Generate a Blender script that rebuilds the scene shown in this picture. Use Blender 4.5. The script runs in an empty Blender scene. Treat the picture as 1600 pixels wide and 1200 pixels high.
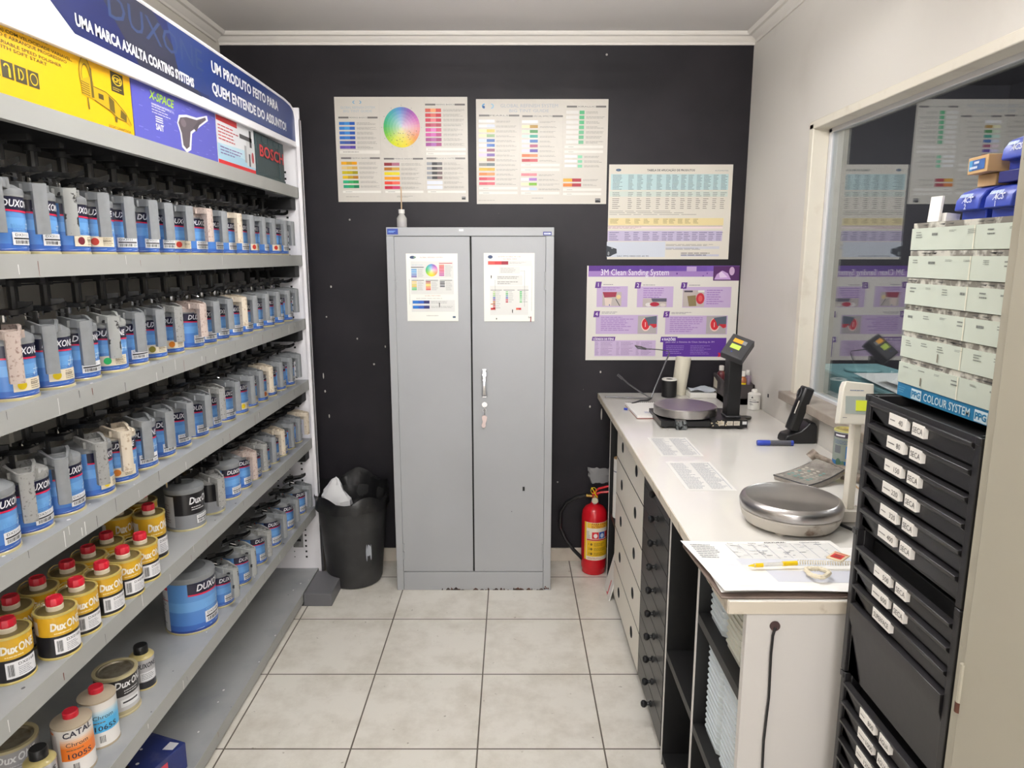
import bpy, math, random
from mathutils import Vector, Matrix
R = random.Random(7)
SC = bpy.context.scene
COL = SC.collection
PI = math.pi

def lin(c):
    return tuple((x/255/12.92) if x/255 <= .04045 else (((x/255)+.055)/1.055)**2.4 for x in c[:3])

# ------------------------------------------------------------ camera, world, light, exposure
cam_d = bpy.data.cameras.new('camera')
cam_d.sensor_width = 36
cam_d.lens = 36*1090/1600
cam_d.clip_start = .02
cam = bpy.data.objects.new('camera', cam_d)
COL.objects.link(cam)
cam.location = (0, 0, 1.6)
cam.rotation_euler = (PI/2-math.atan(200/1090), 0, 0)
SC.camera = cam
SC.view_settings.view_transform = 'Standard'
SC.view_settings.look = 'None'
SC.view_settings.gamma = 1
SC.view_settings.use_curve_mapping = False
SC.view_settings.exposure = 0.0
w = bpy.data.worlds.new('world')
SC.world = w
w.use_nodes = True
w.node_tree.nodes['Background'].inputs[0].default_value = (.8, .85, 1, 1)
w.node_tree.nodes['Background'].inputs[1].default_value = .03
TUBE = 100.0           # emission of the fluorescent tubes
# unseen fill light added behind the camera, shining in through an added doorway
dl = bpy.data.lights.new('added_fill_light', 'AREA'); dl.shape = 'RECTANGLE'; dl.size = .95; dl.size_y = 2.0; dl.energy = 27; dl.color = (1, .98, .97)
dlo = bpy.data.objects.new('added_fill_light', dl); COL.objects.link(dlo); dlo.location = (.15, -1.66, 1.05); dlo.rotation_euler = (PI/2, 0, 0)
SC.cycles.max_bounces = 8
SC.cycles.transparent_max_bounces = 12

# ------------------------------------------------------------ materials
MATS = {}
def mat(name, rgb, rough=.5, metal=0.0, var=0.0, vs=8.0, bump=0.0, bs=60.0, emis=0, spec=.5, rgb2=None, thr=None, coat=0, alpha=None, trans=0):
    if name in MATS: return MATS[name]
    m = bpy.data.materials.new(name)
    m.use_nodes = True
    nt = m.node_tree
    b = nt.nodes['Principled BSDF']
    c = lin(rgb)
    b.inputs['Base Color'].default_value = (*c, 1)
    b.inputs['Roughness'].default_value = rough
    b.inputs['Metallic'].default_value = metal
    b.inputs['Specular IOR Level'].default_value = spec
    b.inputs['Coat Weight'].default_value = coat
    b.inputs['Coat Roughness'].default_value = .12
    if alpha is not None: b.inputs['Alpha'].default_value = alpha
    if trans: b.inputs['Transmission Weight'].default_value = trans
    if emis:
        b.inputs['Emission Color'].default_value = (*c, 1)
        b.inputs['Emission Strength'].default_value = emis
    tc = nt.nodes.new('ShaderNodeTexCoord')
    if var or rgb2:
        n = nt.nodes.new('ShaderNodeTexNoise')
        n.inputs['Scale'].default_value = vs
        n.inputs['Detail'].default_value = 5
        nt.links.new(tc.outputs['Object'], n.inputs['Vector'])
        r = nt.nodes.new('ShaderNodeValToRGB')
        if rgb2:
            t = thr or (.5, .6)
            r.color_ramp.elements[0].position = t[0]; r.color_ramp.elements[1].position = t[1]
            r.color_ramp.elements[0].color = (*c, 1); r.color_ramp.elements[1].color = (*lin(rgb2), 1)
        else:
            r.color_ramp.elements[0].position = .3; r.color_ramp.elements[1].position = .7
            r.color_ramp.elements[0].color = (*[x*(1-var) for x in c], 1); r.color_ramp.elements[1].color = (*[min(1, x*(1+var)) for x in c], 1)
        nt.links.new(n.outputs['Fac'], r.inputs['Fac'])
        nt.links.new(r.outputs['Color'], b.inputs['Base Color'])
    if bump:
        n2 = nt.nodes.new('ShaderNodeTexNoise')
        n2.inputs['Scale'].default_value = bs
        nt.links.new(tc.outputs['Object'], n2.inputs['Vector'])
        bp = nt.nodes.new('ShaderNodeBump')
        bp.inputs['Strength'].default_value = bump
        bp.inputs['Distance'].default_value = .01
        nt.links.new(n2.outputs['Fac'], bp.inputs['Height'])
        nt.links.new(bp.outputs['Normal'], b.inputs['Normal'])
    MATS[name] = m
    return m

def print_mat(name, rough, bump=0, bs=12, metal=0):
    m = mat(name, (255, 255, 255), rough, metal, bump=bump, bs=bs)
    nt = m.node_tree
    a = nt.nodes.new('ShaderNodeVertexColor'); a.layer_name = 'Col'
    nt.links.new(a.outputs['Color'], nt.nodes['Principled BSDF'].inputs['Base Color'])
    return m

PRINT = print_mat('printed_paper', .45)
GLOSSY = print_mat('laminated_print', .3, .3, 14)
GLOSSY.node_tree.nodes['Principled BSDF'].inputs['Specular IOR Level'].default_value = .35
TINPR = print_mat('printed_tin', .28)
SIGNP = print_mat('sign_vinyl', .3)

WALL = mat('wall_paint', (208, 202, 192), .7, var=.03, vs=2, bump=.03, bs=40)
WALLR = mat('wall_paint_worn', (216, 212, 205), .65, rgb2=(206, 201, 193), vs=3, thr=(.55, .8), bump=.03, bs=40)
CEIL = mat('ceiling_paint', (226, 222, 220), .8, var=.02, vs=1.5)
TRIM = mat('plaster_trim', (226, 221, 214), .6)
GREYM = mat('grey_steel_paint', (168, 170, 173), .34, var=.04, vs=2.5, bump=.02, bs=6)
SHELFM = mat('shelf_grey_paint', (163, 165, 166), .5, rgb2=(140, 144, 148), vs=5, thr=(.5, .75), bump=.015)
LIPM = mat('shelf_lip_paint', (164, 165, 162), .45, var=.03, vs=6)
WHITEM = mat('white_steel_paint', (246, 244, 248), .4)
BACKP = mat('rack_back_panel', (206, 201, 190), .6, var=.04, vs=3)
BLK = mat('black_plastic', (24, 24, 26), .35, bump=.02)
BLKM = mat('black_matt', (16, 16, 18), .55)
DARK = mat('dark_grey_plastic', (58, 58, 61), .5)
GLID = mat('grey_lid_plastic', (134, 137, 140), .42, var=.06, vs=60)
CHROME = mat('chrome', (220, 220, 222), .18, 1)
STEEL = mat('brushed_steel', (178, 174, 172), .3, 1, var=.05, vs=4)
GOLD = mat('gold_tin', (206, 188, 120), .3, .9)
TIN = mat('tin_metal', (176, 168, 150), .4, .8, rgb2=(120, 108, 84), vs=30, thr=(.5, .8))
REDC = mat('red_cap_plastic', (206, 32, 52), .4)
CREAMP = mat('cream_plastic', (222, 210, 186), .45)
WHT = mat('white_plastic', (232, 230, 224), .4)
COUNT = mat('white_laminate', (226, 223, 217), .13, var=.015, vs=3, coat=.3)
LAM = mat('white_melamine', (213, 209, 205), .4, var=.015, vs=3)
EDGE = mat('worn_laminate_edge', (214, 204, 188), .5, rgb2=(150, 128, 98), vs=20, thr=(.58, .75))
WOOD = mat('sill_wood', (160, 150, 140), .5, rgb2=(140, 128, 116), vs=10, thr=(.4, .7))
BEIGE = mat('beige_steel_paint', (160, 155, 140), .5, rgb2=(148, 140, 122), vs=5, thr=(.62, .85))
CARD = mat('cardboard', (196, 160, 112), .75, var=.05, vs=30)
RUST = mat('rust', (84, 48, 34), .9, var=.3, vs=40)
RUBB = mat('black_bin_plastic', (46, 46, 47), .5, rgb2=(66, 66, 66), vs=7, thr=(.5, .8), bump=.03, bs=20)
BAG = mat('black_bag_film', (26, 26, 28), .3, bump=.25, bs=18)
TISS = mat('white_tissue', (228, 228, 230), .9, bump=.3, bs=50)
REDP = mat('extinguisher_red', (196, 22, 34), .25)
BRASS = mat('brass', (190, 160, 90), .3, 1)
TEAL = mat('teal_plastic', (158, 206, 210), .25, alpha=.75)
BLUEP = mat('blue_plastic', (44, 66, 170), .35)
NAVY = mat('navy_print', (34, 40, 96), .4)
PAPER = mat('white_paper', (236, 234, 230), .8)
CLEARBAG = mat('clear_bag_film', (220, 220, 222), .12, bump=.6, bs=25, alpha=.35)
SPEC1 = mat('speckled_grey_lid', (150, 150, 148), .6, rgb2=(106, 104, 102), vs=150, thr=(.58, .66))
SPEC2 = mat('pinkish_speckled_lid', (188, 172, 164), .6, rgb2=(140, 116, 108), vs=150, thr=(.55, .68))
SPEC3 = mat('cream_paint_coated_lid', (208, 196, 178), .6, rgb2=(170, 150, 128), vs=90, thr=(.58, .68))
SPEC4 = mat('black_spotted_lid', (156, 158, 156), .6, rgb2=(34, 34, 36), vs=42, thr=(.6, .63))
AMBER = mat('amber_plastic', (160, 92, 48), .25)
LILAC = mat('lilac_liquid', (150, 130, 150), .25)
SCALEB = mat('worn_scale_body', (196, 190, 180), .5, rgb2=(128, 108, 92), vs=28, thr=(.55, .72))
LCD1 = mat('lcd_green', (205, 214, 60), .4, emis=.25)
LCD2 = mat('lcd_amber', (240, 170, 50), .4, emis=.25)
LCD3 = mat('lcd_lime', (190, 214, 90), .4, emis=.25)
RODM = mat('dark_steel_rod', (92, 92, 94), .35, .7)
WIREW = mat('cream_coil', (222, 212, 190), .5)
YEL = mat('yellow_pen', (226, 190, 20), .35)
CLEARP = mat('clear_plastic', (226, 224, 216), .15, alpha=.55)
WOODST = mat('wood_stick', (190, 160, 128), .6)
PURP = mat('purple_liquid', (76, 60, 120), .3)

def wall_black():
    m = mat('black_wall_paint', (40, 38, 42), .5, bump=.05, bs=18, spec=.3)
    nt = m.node_tree; b = nt.nodes['Principled BSDF']
    tc = nt.nodes.new('ShaderNodeTexCoord')
    v = nt.nodes.new('ShaderNodeTexVoronoi'); v.inputs['Scale'].default_value = 9
    v.inputs['Randomness'].default_value = 1
    nt.links.new(tc.outputs['Object'], v.inputs['Vector'])
    n = nt.nodes.new('ShaderNodeTexNoise'); n.inputs['Scale'].default_value = 2.2
    nt.links.new(tc.outputs['Object'], n.inputs['Vector'])
    lt = nt.nodes.new('ShaderNodeMath'); lt.operation = 'LESS_THAN'; lt.inputs[1].default_value = .045
    nt.links.new(v.outputs['Distance'], lt.inputs[0])
    g = nt.nodes.new('ShaderNodeMath'); g.operation = 'GREATER_THAN'; g.inputs[1].default_value = .55
    nt.links.new(n.outputs['Fac'], g.inputs[0])
    mu = nt.nodes.new('ShaderNodeMath'); mu.operation = 'MULTIPLY'
    nt.links.new(lt.outputs[0], mu.inputs[0]); nt.links.new(g.outputs[0], mu.inputs[1])
    n3 = nt.nodes.new('ShaderNodeTexNoise'); n3.inputs['Scale'].default_value = 3; n3.inputs['Detail'].default_value = 8
    nt.links.new(tc.outputs['Object'], n3.inputs['Vector'])
    r = nt.nodes.new('ShaderNodeValToRGB')
    r.color_ramp.elements[0].position = .4; r.color_ramp.elements[1].position = .75
    r.color_ramp.elements[0].color = (*lin((30, 28, 33)), 1); r.color_ramp.elements[1].color = (*lin((43, 40, 45)), 1)
    nt.links.new(n3.outputs['Fac'], r.inputs['Fac'])
    mx = nt.nodes.new('ShaderNodeMix'); mx.data_type = 'RGBA'
    nt.links.new(mu.outputs[0], mx.inputs['Factor'])
    nt.links.new(r.outputs['Color'], mx.inputs[6]); mx.inputs[7].default_value = (*lin((170, 165, 160)), 1)
    nt.links.new(mx.outputs[2], b.inputs['Base Color'])
    return m
WBLACK = wall_black()

def floor_mat():
    m = mat('floor_tiles', (224, 218, 205), .3, bump=.015, bs=30)
    nt = m.node_tree; b = nt.nodes['Principled BSDF']
    tc = nt.nodes.new('ShaderNodeTexCoord')
    mp = nt.nodes.new('ShaderNodeMapping'); mp.inputs['Location'].default_value = (.114+.418*10, -2.465+.418*20, 0)
    nt.links.new(tc.outputs['Object'], mp.inputs['Vector'])
    br = nt.nodes.new('ShaderNodeTexBrick')
    br.offset = 0; br.squash = 1
    br.inputs['Scale'].default_value = 1
    br.inputs['Brick Width'].default_value = .418; br.inputs['Row Height'].default_value = .418
    br.inputs['Mortar Size'].default_value = .0028; br.inputs['Mortar Smooth'].default_value = .1
    nt.links.new(mp.outputs['Vector'], br.inputs['Vector'])
    n = nt.nodes.new('ShaderNodeTexNoise'); n.inputs['Scale'].default_value = 5; n.inputs['Detail'].default_value = 9; n.inputs['Roughness'].default_value = .7
    nt.links.new(tc.outputs['Object'], n.inputs['Vector'])
    r = nt.nodes.new('ShaderNodeValToRGB')
    r.color_ramp.elements[0].position = .3; r.color_ramp.elements[1].position = .56
    r.color_ramp.elements[0].color = (*lin((204, 198, 186)), 1); r.color_ramp.elements[1].color = (*lin((228, 224, 215)), 1)
    nt.links.new(n.outputs['Fac'], r.inputs['Fac'])
    n2 = nt.nodes.new('ShaderNodeTexNoise'); n2.inputs['Scale'].default_value = 45; n2.inputs['Detail'].default_value = 3
    nt.links.new(tc.outputs['Object'], n2.inputs['Vector'])
    r2 = nt.nodes.new('ShaderNodeValToRGB')
    r2.color_ramp.elements[0].position = .7; r2.color_ramp.elements[1].position = .76
    r2.color_ramp.elements[0].color = (1, 1, 1, 1); r2.color_ramp.elements[1].color = (.55, .52, .48, 1)
    nt.links.new(n2.outputs['Fac'], r2.inputs['Fac'])
    mu = nt.nodes.new('ShaderNodeMix'); mu.data_type = 'RGBA'; mu.blend_type = 'MULTIPLY'; mu.inputs['Factor'].default_value = 1
    nt.links.new(r.outputs['Color'], mu.inputs[6]); nt.links.new(r2.outputs['Color'], mu.inputs[7])
    nt.links.new(mu.outputs[2], br.inputs['Color1']); nt.links.new(mu.outputs[2], br.inputs['Color2'])
    br.inputs['Mortar'].default_value = (*lin((96, 88, 78)), 1)
    nt.links.new(br.outputs['Color'], b.inputs['Base Color'])
    return m
FLOOR = floor_mat()

def glass_mat():
    m = bpy.data.materials.new('reflective_window_glass'); m.use_nodes = True
    nt = m.node_tree; nt.nodes.remove(nt.nodes['Principled BSDF'])
    out = nt.nodes['Material Output']
    g = nt.nodes.new('ShaderNodeBsdfGlossy'); g.inputs['Roughness'].default_value = .0; g.inputs['Color'].default_value = (.9, .92, .95, 1)
    t = nt.nodes.new('ShaderNodeBsdfTransparent'); t.inputs['Color'].default_value = (.88, .91, .92, 1)
    f = nt.nodes.new('ShaderNodeLayerWeight'); f.inputs['Blend'].default_value = .5
    pw = nt.nodes.new('ShaderNodeMath'); pw.operation = 'POWER'; pw.inputs[1].default_value = 5
    mp = nt.nodes.new('ShaderNodeMath'); mp.operation = 'MULTIPLY_ADD'; mp.inputs[1].default_value = .8; mp.inputs[2].default_value = .2; mp.use_clamp = True
    nt.links.new(f.outputs['Facing'], pw.inputs[0]); nt.links.new(pw.outputs[0], mp.inputs[0])
    x = nt.nodes.new('ShaderNodeMixShader')
    nt.links.new(mp.outputs[0], x.inputs[0]); nt.links.new(t.outputs[0], x.inputs[1]); nt.links.new(g.outputs[0], x.inputs[2])
    nt.links.new(x.outputs[0], out.inputs['Surface'])
    return m
GLASS = glass_mat()

# ------------------------------------------------------------ mesh builder
ORG = {}
class MB:
    def __init__(s): s.v = []; s.f = []; s.m = []; s.c = []; s.mats = []; s.M = None
    def mi(s, m):
        if m not in s.mats: s.mats.append(m)
        return s.mats.index(m)
    def add(s, vs, fs, m, col=None, M=None):
        o = len(s.v); i = s.mi(m)
        for p in vs:
            p = Vector(p)
            if M: p = M @ p
            if s.M: p = s.M @ p
            s.v.append(p)
        cl = (*lin(col), 1) if col else (1, 1, 1, 1)
        for f in fs:
            s.f.append(tuple(o+k for k in f)); s.m.append(i); s.c.append(cl)
        return s
    def box(s, x0, x1, y0, y1, z0, z1, m, col=None, M=None):
        if x0 > x1: x0, x1 = x1, x0
        if y0 > y1: y0, y1 = y1, y0
        if z0 > z1: z0, z1 = z1, z0
        v = [(x0,y0,z0),(x1,y0,z0),(x1,y1,z0),(x0,y1,z0),(x0,y0,z1),(x1,y0,z1),(x1,y1,z1),(x0,y1,z1)]
        return s.add(v, [(0,3,2,1),(4,5,6,7),(0,1,5,4),(1,2,6,5),(2,3,7,6),(3,0,4,7)], m, col, M)
    def lathe(s, prof, m, seg=24, cx=0, cy=0, col=None, M=None, cols=None):
        v = []; f = []
        n = len(prof)
        for r, z in prof:
            for k in range(seg):
                a = 2*PI*k/seg
                v.append((cx+r*math.cos(a), cy+r*math.sin(a), z))
        for i in range(n-1):
            fs = [(i*seg+k, i*seg+(k+1) % seg, (i+1)*seg+(k+1) % seg, (i+1)*seg+k) for k in range(seg)]
            f += fs
        f.append(tuple(reversed(range(seg)))); f.append(tuple((n-1)*seg+k for k in range(seg)))
        if cols:
            o = len(s.f); s.add(v, f, m, None, M)
            for i in range(n-1):
                for k in range(seg): s.c[o+i*seg+k] = (*lin(cols[i]), 1)
            s.c[-1] = (*lin(cols[-1]), 1)
            return s
        return s.add(v, f, m, col, M)
    def cyl(s, p0, p1, r, m, seg=14, r1=None, col=None):
        p0 = Vector(p0); p1 = Vector(p1); d = p1-p0
        q = d.to_track_quat('Z', 'Y').to_matrix().to_4x4()
        M = Matrix.Translation(p0) @ q
        return s.lathe([(r, 0), (r if r1 is None else r1, d.length)], m, seg, M=M, col=col)
    def tube(s, pts, r, m, seg=8, col=None, closed=False):
        pts = [Vector(p) for p in pts]; n = len(pts); v = []; f = []
        up = None
        for i, p in enumerate(pts):
            if closed: t = (pts[(i+1) % n]-pts[i-1]).normalized()
            else: t = (pts[min(i+1, n-1)]-pts[max(i-1, 0)]).normalized()
            if up is None:
                up = Vector((0, 0, 1)) if abs(t.z) < .9 else Vector((1, 0, 0))
            a = t.cross(up).normalized(); b = a.cross(t).normalized(); up = b
            rr = r[i] if isinstance(r, (list, tuple)) else r
            for k in range(seg):
                g = 2*PI*k/seg
                v.append(p+a*rr*math.cos(g)+b*rr*math.sin(g))
        for i in range(n if closed else n-1):
            j = (i+1) % n
            for k in range(seg): f.append((i*seg+k, i*seg+(k+1) % seg, j*seg+(k+1) % seg, j*seg+k))
        if not closed:
            f.append(tuple(reversed(range(seg)))); f.append(tuple((n-1)*seg+k for k in range(seg)))
        return s.add(v, f, m, col)
    def prism(s, poly, h0, h1, m, M=None, col=None):
        n = len(poly)
        v = [(x, y, h0) for x, y in poly]+[(x, y, h1) for x, y in poly]
        f = [tuple(reversed(range(n))), tuple(range(n, 2*n))]+[(k, (k+1) % n, n+(k+1) % n, n+k) for k in range(n)]
        return s.add(v, f, m, col, M)
    def ball(s, c, r, m, seg=12, sz=(1, 1, 1), col=None):
        prof = [(max(1e-4, r*math.sin(PI*i/8)), -r*math.cos(PI*i/8)) for i in range(9)]
        return s.lathe(prof, m, seg, M=Matrix.Translation(c) @ Matrix.Diagonal((*sz, 1)), col=col)
    def build(s, name, parent=None, origin=None, bevel=0, smooth=True, ang=35):
        me = bpy.data.meshes.new(name)
        if parent is not None: o0 = ORG[parent]
        else:
            if origin is None:
                xs = [p.x for p in s.v]; ys = [p.y for p in s.v]; zs = [p.z for p in s.v]
                origin = ((min(xs)+max(xs))/2, (min(ys)+max(ys))/2, min(zs))
            o0 = Vector(origin)
        me.from_pydata([tuple(p-o0) for p in s.v], [], s.f)
        for mm in s.mats: me.materials.append(mm)
        me.polygons.foreach_set('material_index', s.m)
        if any(mm in (PRINT, GLOSSY, TINPR, SIGNP) for mm in s.mats):
            ca = me.color_attributes.new('Col', 'FLOAT_COLOR', 'CORNER')
            buf = []
            for p in me.polygons: buf += list(s.c[p.index])*p.loop_total
            ca.data.foreach_set('color', buf)
        if smooth:
            me.polygons.foreach_set('use_smooth', [True]*len(me.polygons))
            me.set_sharp_from_angle(angle=math.radians(ang))
        me.update()
        ob = bpy.data.objects.new(name, me)
        COL.objects.link(ob)
        if parent is not None: ob.parent = parent
        else: ob.location = o0
        ORG[ob] = o0
        if bevel:
            b = ob.modifiers.new('bevel', 'BEVEL'); b.width = bevel; b.segments = 2; b.limit_method = 'ANGLE'; b.angle_limit = math.radians(40)
        return ob

def tag(o, label, cat, group=None):
    o['label'] = label; o['category'] = cat
    if group: o['group'] = group
    return o
def struct(o): o['kind'] = 'structure'; return o
def thing(name, label, cat, loc=(0, 0, 0), rz=0, group=None, local=False):
    o = bpy.data.objects.new(name, None); COL.objects.link(o)
    o.location = loc; o.rotation_euler = (0, 0, rz); o.empty_display_size = .05
    ORG[o] = Vector((0, 0, 0)) if local else Vector(loc)
    return tag(o, label, cat, group)
def copy_tree(o, parent=None):
    c = o.copy(); COL.objects.link(c)
    if parent is not None: c.parent = parent
    for ch in list(o.children): copy_tree(ch, c)
    return c

# ------------------------------------------------------------ text and flat artwork
TXT = {}
def text_geo(s, bold=0.0, shear=0.0):
    k = (s, bold, shear)
    if k in TXT: return TXT[k]
    cu = bpy.data.curves.new('lettering', 'FONT'); cu.body = s; cu.fill_mode = 'FRONT'; cu.resolution_u = 2
    cu.offset = bold; cu.shear = shear
    o = bpy.data.objects.new('lettering', cu)
    me = o.to_mesh()
    vs = [(v.co.x, v.co.y) for v in me.vertices]; fs = [tuple(p.vertices) for p in me.polygons]
    o.to_mesh_clear(); bpy.data.objects.remove(o); bpy.data.curves.remove(cu)
    wd = max([v[0] for v in vs] or [1]) - min([v[0] for v in vs] or [0])
    x0 = min([v[0] for v in vs] or [0])
    TXT[k] = ([((x-x0), y) for x, y in vs], fs, wd)
    return TXT[k]

class Art:
    """flat artwork in the units of its own layout box, mapped on a surface"""
    def __init__(s, mb, fn, m=None, eps=.0004, du=None):
        s.mb = mb; s.fn = fn; s.m = m or PRINT; s.eps = eps; s.du = du
    def P(s, pts, faces, col, l):
        s.mb.add([s.fn(x, y, l*s.eps) for x, y in pts], faces, s.m, col)
    def rect(s, x0, y0, x1, y1, col, l=1):
        n = 1
        if s.du: n = max(1, int(abs(x1-x0)/s.du)+1)
        pts = []; 
        for i in range(n+1):
            x = x0+(x1-x0)*i/n; pts += [(x, y0), (x, y1)]
        s.P(pts, [(2*i, 2*i+2, 2*i+3, 2*i+1) for i in range(n)], col, l)
    def poly(s, pts, col, l=1): s.P(pts, [tuple(range(len(pts)))], col, l)
    def circ(s, cx, cy, rx, ry, col, l=1, n=20):
        s.poly([(cx+rx*math.cos(2*PI*k/n), cy+ry*math.sin(2*PI*k/n)) for k in range(n)], col, l)
    def ring(s, cx, cy, rx, ry, t, col, l=1, n=20, a0=0, a1=2*PI):
        pts = []; fs = []
        for k in range(n+1):
            a = a0+(a1-a0)*k/n
            pts += [(cx+rx*math.cos(a), cy+ry*math.sin(a)), (cx+rx*t*math.cos(a), cy+ry*t*math.sin(a))]
        fs = [(2*k, 2*k+2, 2*k+3, 2*k+1) for k in range(n)]
        s.P(pts, fs, col, l)
    def line(s, x0, y0, x1, y1, t, col, l=1):
        dx, dy = x1-x0, y1-y0; d = math.hypot(dx, dy) or 1; nx, ny = -dy/d*t/2, dx/d*t/2
        s.poly([(x0+nx, y0+ny), (x1+nx, y1+ny), (x1-nx, y1-ny), (x0-nx, y0-ny)], col, l)
    def text(s, t, x, y, h, col, w=None, l=2, bold=.0, shear=0.0, up=-1, align='l', slope=0):
        """baseline at y; h = capital height; up=-1 when layout y grows downwards"""
        vs, fs, wd = text_geo(t, bold, shear)
        k = h/.69; kx = (w/wd) if w else k
        ww = wd*kx
        if align == 'c': x -= ww/2
        s.P([(x+a*kx, y+up*b*k+slope*a*kx) for a, b in vs], fs, col, l)
        return ww
    def dashes(s, x0, y0, x1, y1, n, col, t=.35, l=2, fill=.9, seg=True):
        for i in range(n):
            yy = y0+(y1-y0)*(i+.5)/n; hh = (y1-y0)/n*t/2
            end = x0+(x1-x0)*(fill if not seg else R.uniform(fill*.6, fill))
            x = x0
            while x < end:
                ww = (x1-x0)*R.uniform(.06, .2)
                s.rect(x, yy-hh, min(x+ww, end), yy+hh, col, l)
                x += ww+(x1-x0)*.02
    def barcode(s, x0, y0, x1, y1, col=(30, 30, 30), n=14, l=2):
        for i in range(n):
            a = x0+(x1-x0)*i/n; s.rect(a, y0, a+(x1-x0)/n*R.choice((.35, .5, .7)), y1, col, l)

def plane_fn(box, O, U, V, N):
    """layout box (x0,y0,x1,y1) with y down -> plane with corner O (bottom-left), U to the right, V up"""
    x0, y0, x1, y1 = box; O = Vector(O); U = Vector(U); V = Vector(V); N = Vector(N).normalized()
    return lambda x, y, l: O+U*((x-x0)/(x1-x0))+V*(1-(y-y0)/(y1-y0))+N*l

# ============================================================ SETTING
XL, XR, YB, YF, ZC = -1.37, 1.134, 3.5, -1.6, 2.62
WT = .12
b = MB(); b.box(XL-.2, XR+.2, YF-.2, YB+.2, -.1, 0, FLOOR); o = b.build('floor', origin=(0, 0, 0)); struct(o)
b = MB(); b.box(XL-.2, XR+.2, YF-.2, YB+.2, ZC, ZC+.1, CEIL); struct(b.build('ceiling', origin=(0, 0, ZC)))
b = MB(); b.box(XL-.2, XR+.2, YB, YB+.12, 0, ZC, WBLACK); wb = b.build('wall_back', origin=(0, YB, 0)); struct(wb)
b = MB(); b.box(XL-.12, XL, YF, YB, 0, ZC, WALL); struct(b.build('wall_left', origin=(XL, 0, 0)))
b = MB(); b.box(XL-.2, -.35, YF-.12, YF, 0, ZC, WALL); b.box(.65, XR+.2, YF-.12, YF, 0, ZC, WALL); b.box(-.35, .65, YF-.12, YF, 2.1, ZC, WALL); struct(b.build('wall_front', origin=(0, YF, 0)))
b = MB(); b.box(-.35, -.30, YF-.12, YF+.01, 0, 2.1, TRIM); b.box(.60, .65, YF-.12, YF+.01, 0, 2.1, TRIM); b.box(-.30, .60, YF-.12, YF+.01, 2.06, 2.1, TRIM); struct(b.build('added_doorway', bevel=.003))  # frame and wall opening added to let the fill light in
WY0, WY1, WZ0, WZ1 = .95, 2.76, 1.06, 2.085
b = MB()
b.box(XR, XR+WT, YF, WY0, 0, ZC, WALLR); b.box(XR, XR+WT, WY1, YB, 0, ZC, WALLR)
b.box(XR, XR+WT, WY0, WY1, 0, WZ0, WALLR); b.box(XR, XR+WT, WY0, WY1, WZ1, ZC, WALLR)
struct(b.build('wall_right', origin=(XR, 0, 0)))
# room beyond the glass
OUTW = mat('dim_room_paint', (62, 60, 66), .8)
b = MB()
b.box(XR+1.9, XR+2.0, -.5, 4.6, 0, ZC, OUTW); b.box(XR+.2, XR+1.9, 4.5, 4.6, 0, ZC, OUTW); b.box(XR+.2, XR+1.9, -.5, -.4, 0, ZC, OUTW)
b.box(XR+.2, XR+2, -.5, 4.6, ZC, ZC+.05, OUTW); b.box(XR+.2, XR+2, -.5, 4.6, -.05, 0, OUTW)
struct(b.build('wall_beyond', origin=(XR+1.9, 2, 0)))
# crown moulding
def crown(name, p0, p1, nrm):
    b = MB(); p0 = Vector(p0); p1 = Vector(p1); d = (p1-p0).normalized(); L = (p1-p0).length; n = Vector(nrm)
    prof = [(0, 0), (0, -.05), (.008, -.05), (.010, -.04), (.022, -.03), (.030, -.018), (.042, -.016), (.048, -.008), (.05, 0)]
    v = []
    for t in (0, L):
        for a, z in prof: v.append(p0+d*t+n*a+Vector((0, 0, z)))
    k = len(prof)
    f = [tuple(range(k)), tuple(reversed(range(k, 2*k)))]+[(i, k+i, k+(i+1) % k, (i+1) % k) for i in range(k)]
    b.add(v, f, TRIM); return struct(b.build(name, origin=p0, ang=25))
crown('trim_1', (XL, YB, ZC), (XR, YB, ZC), (0, -1, 0))
crown('trim_2', (XL, YF, ZC), (XL, YB-.05, ZC), (1, 0, 0))
crown('trim_3', (XR, YF, ZC), (XR, YB-.05, ZC), (-1, 0, 0))
b = MB(); b.box(XL, XR, YB-.012, YB, 0, .072, mat('baseboard_tile', (214, 204, 190), .35, rgb2=(190, 180, 166), vs=8, thr=(.5, .8))); struct(b.build('baseboard_back', bevel=.002))
# drips of paint on the black wall
b = MB(); DR = mat('dried_paint_drip', (188, 184, 178), .5)
for x, z, h, wd in [(.46, .80, .06, .008), (.40, .84, .012, .008), (.455, .86, .012, .006), (-.96, 1.0, .03, .006), (-.955, .92, .014, .008), (-.94, .79, .02, .006), (-.70, 1.06, .01, .01), (-.78, 1.19, .01, .008), (-.9, 1.45, .012, .008), (-.93, 1.3, .008, .008), (-.64, 1.15, .012, .006), (.45, 1.02, .012, .008)]:
    b.ball((x, YB-.0005, z), .5, DR, 8, (wd, .003, h))
o = b.build('trim_4'); struct(o)

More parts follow.
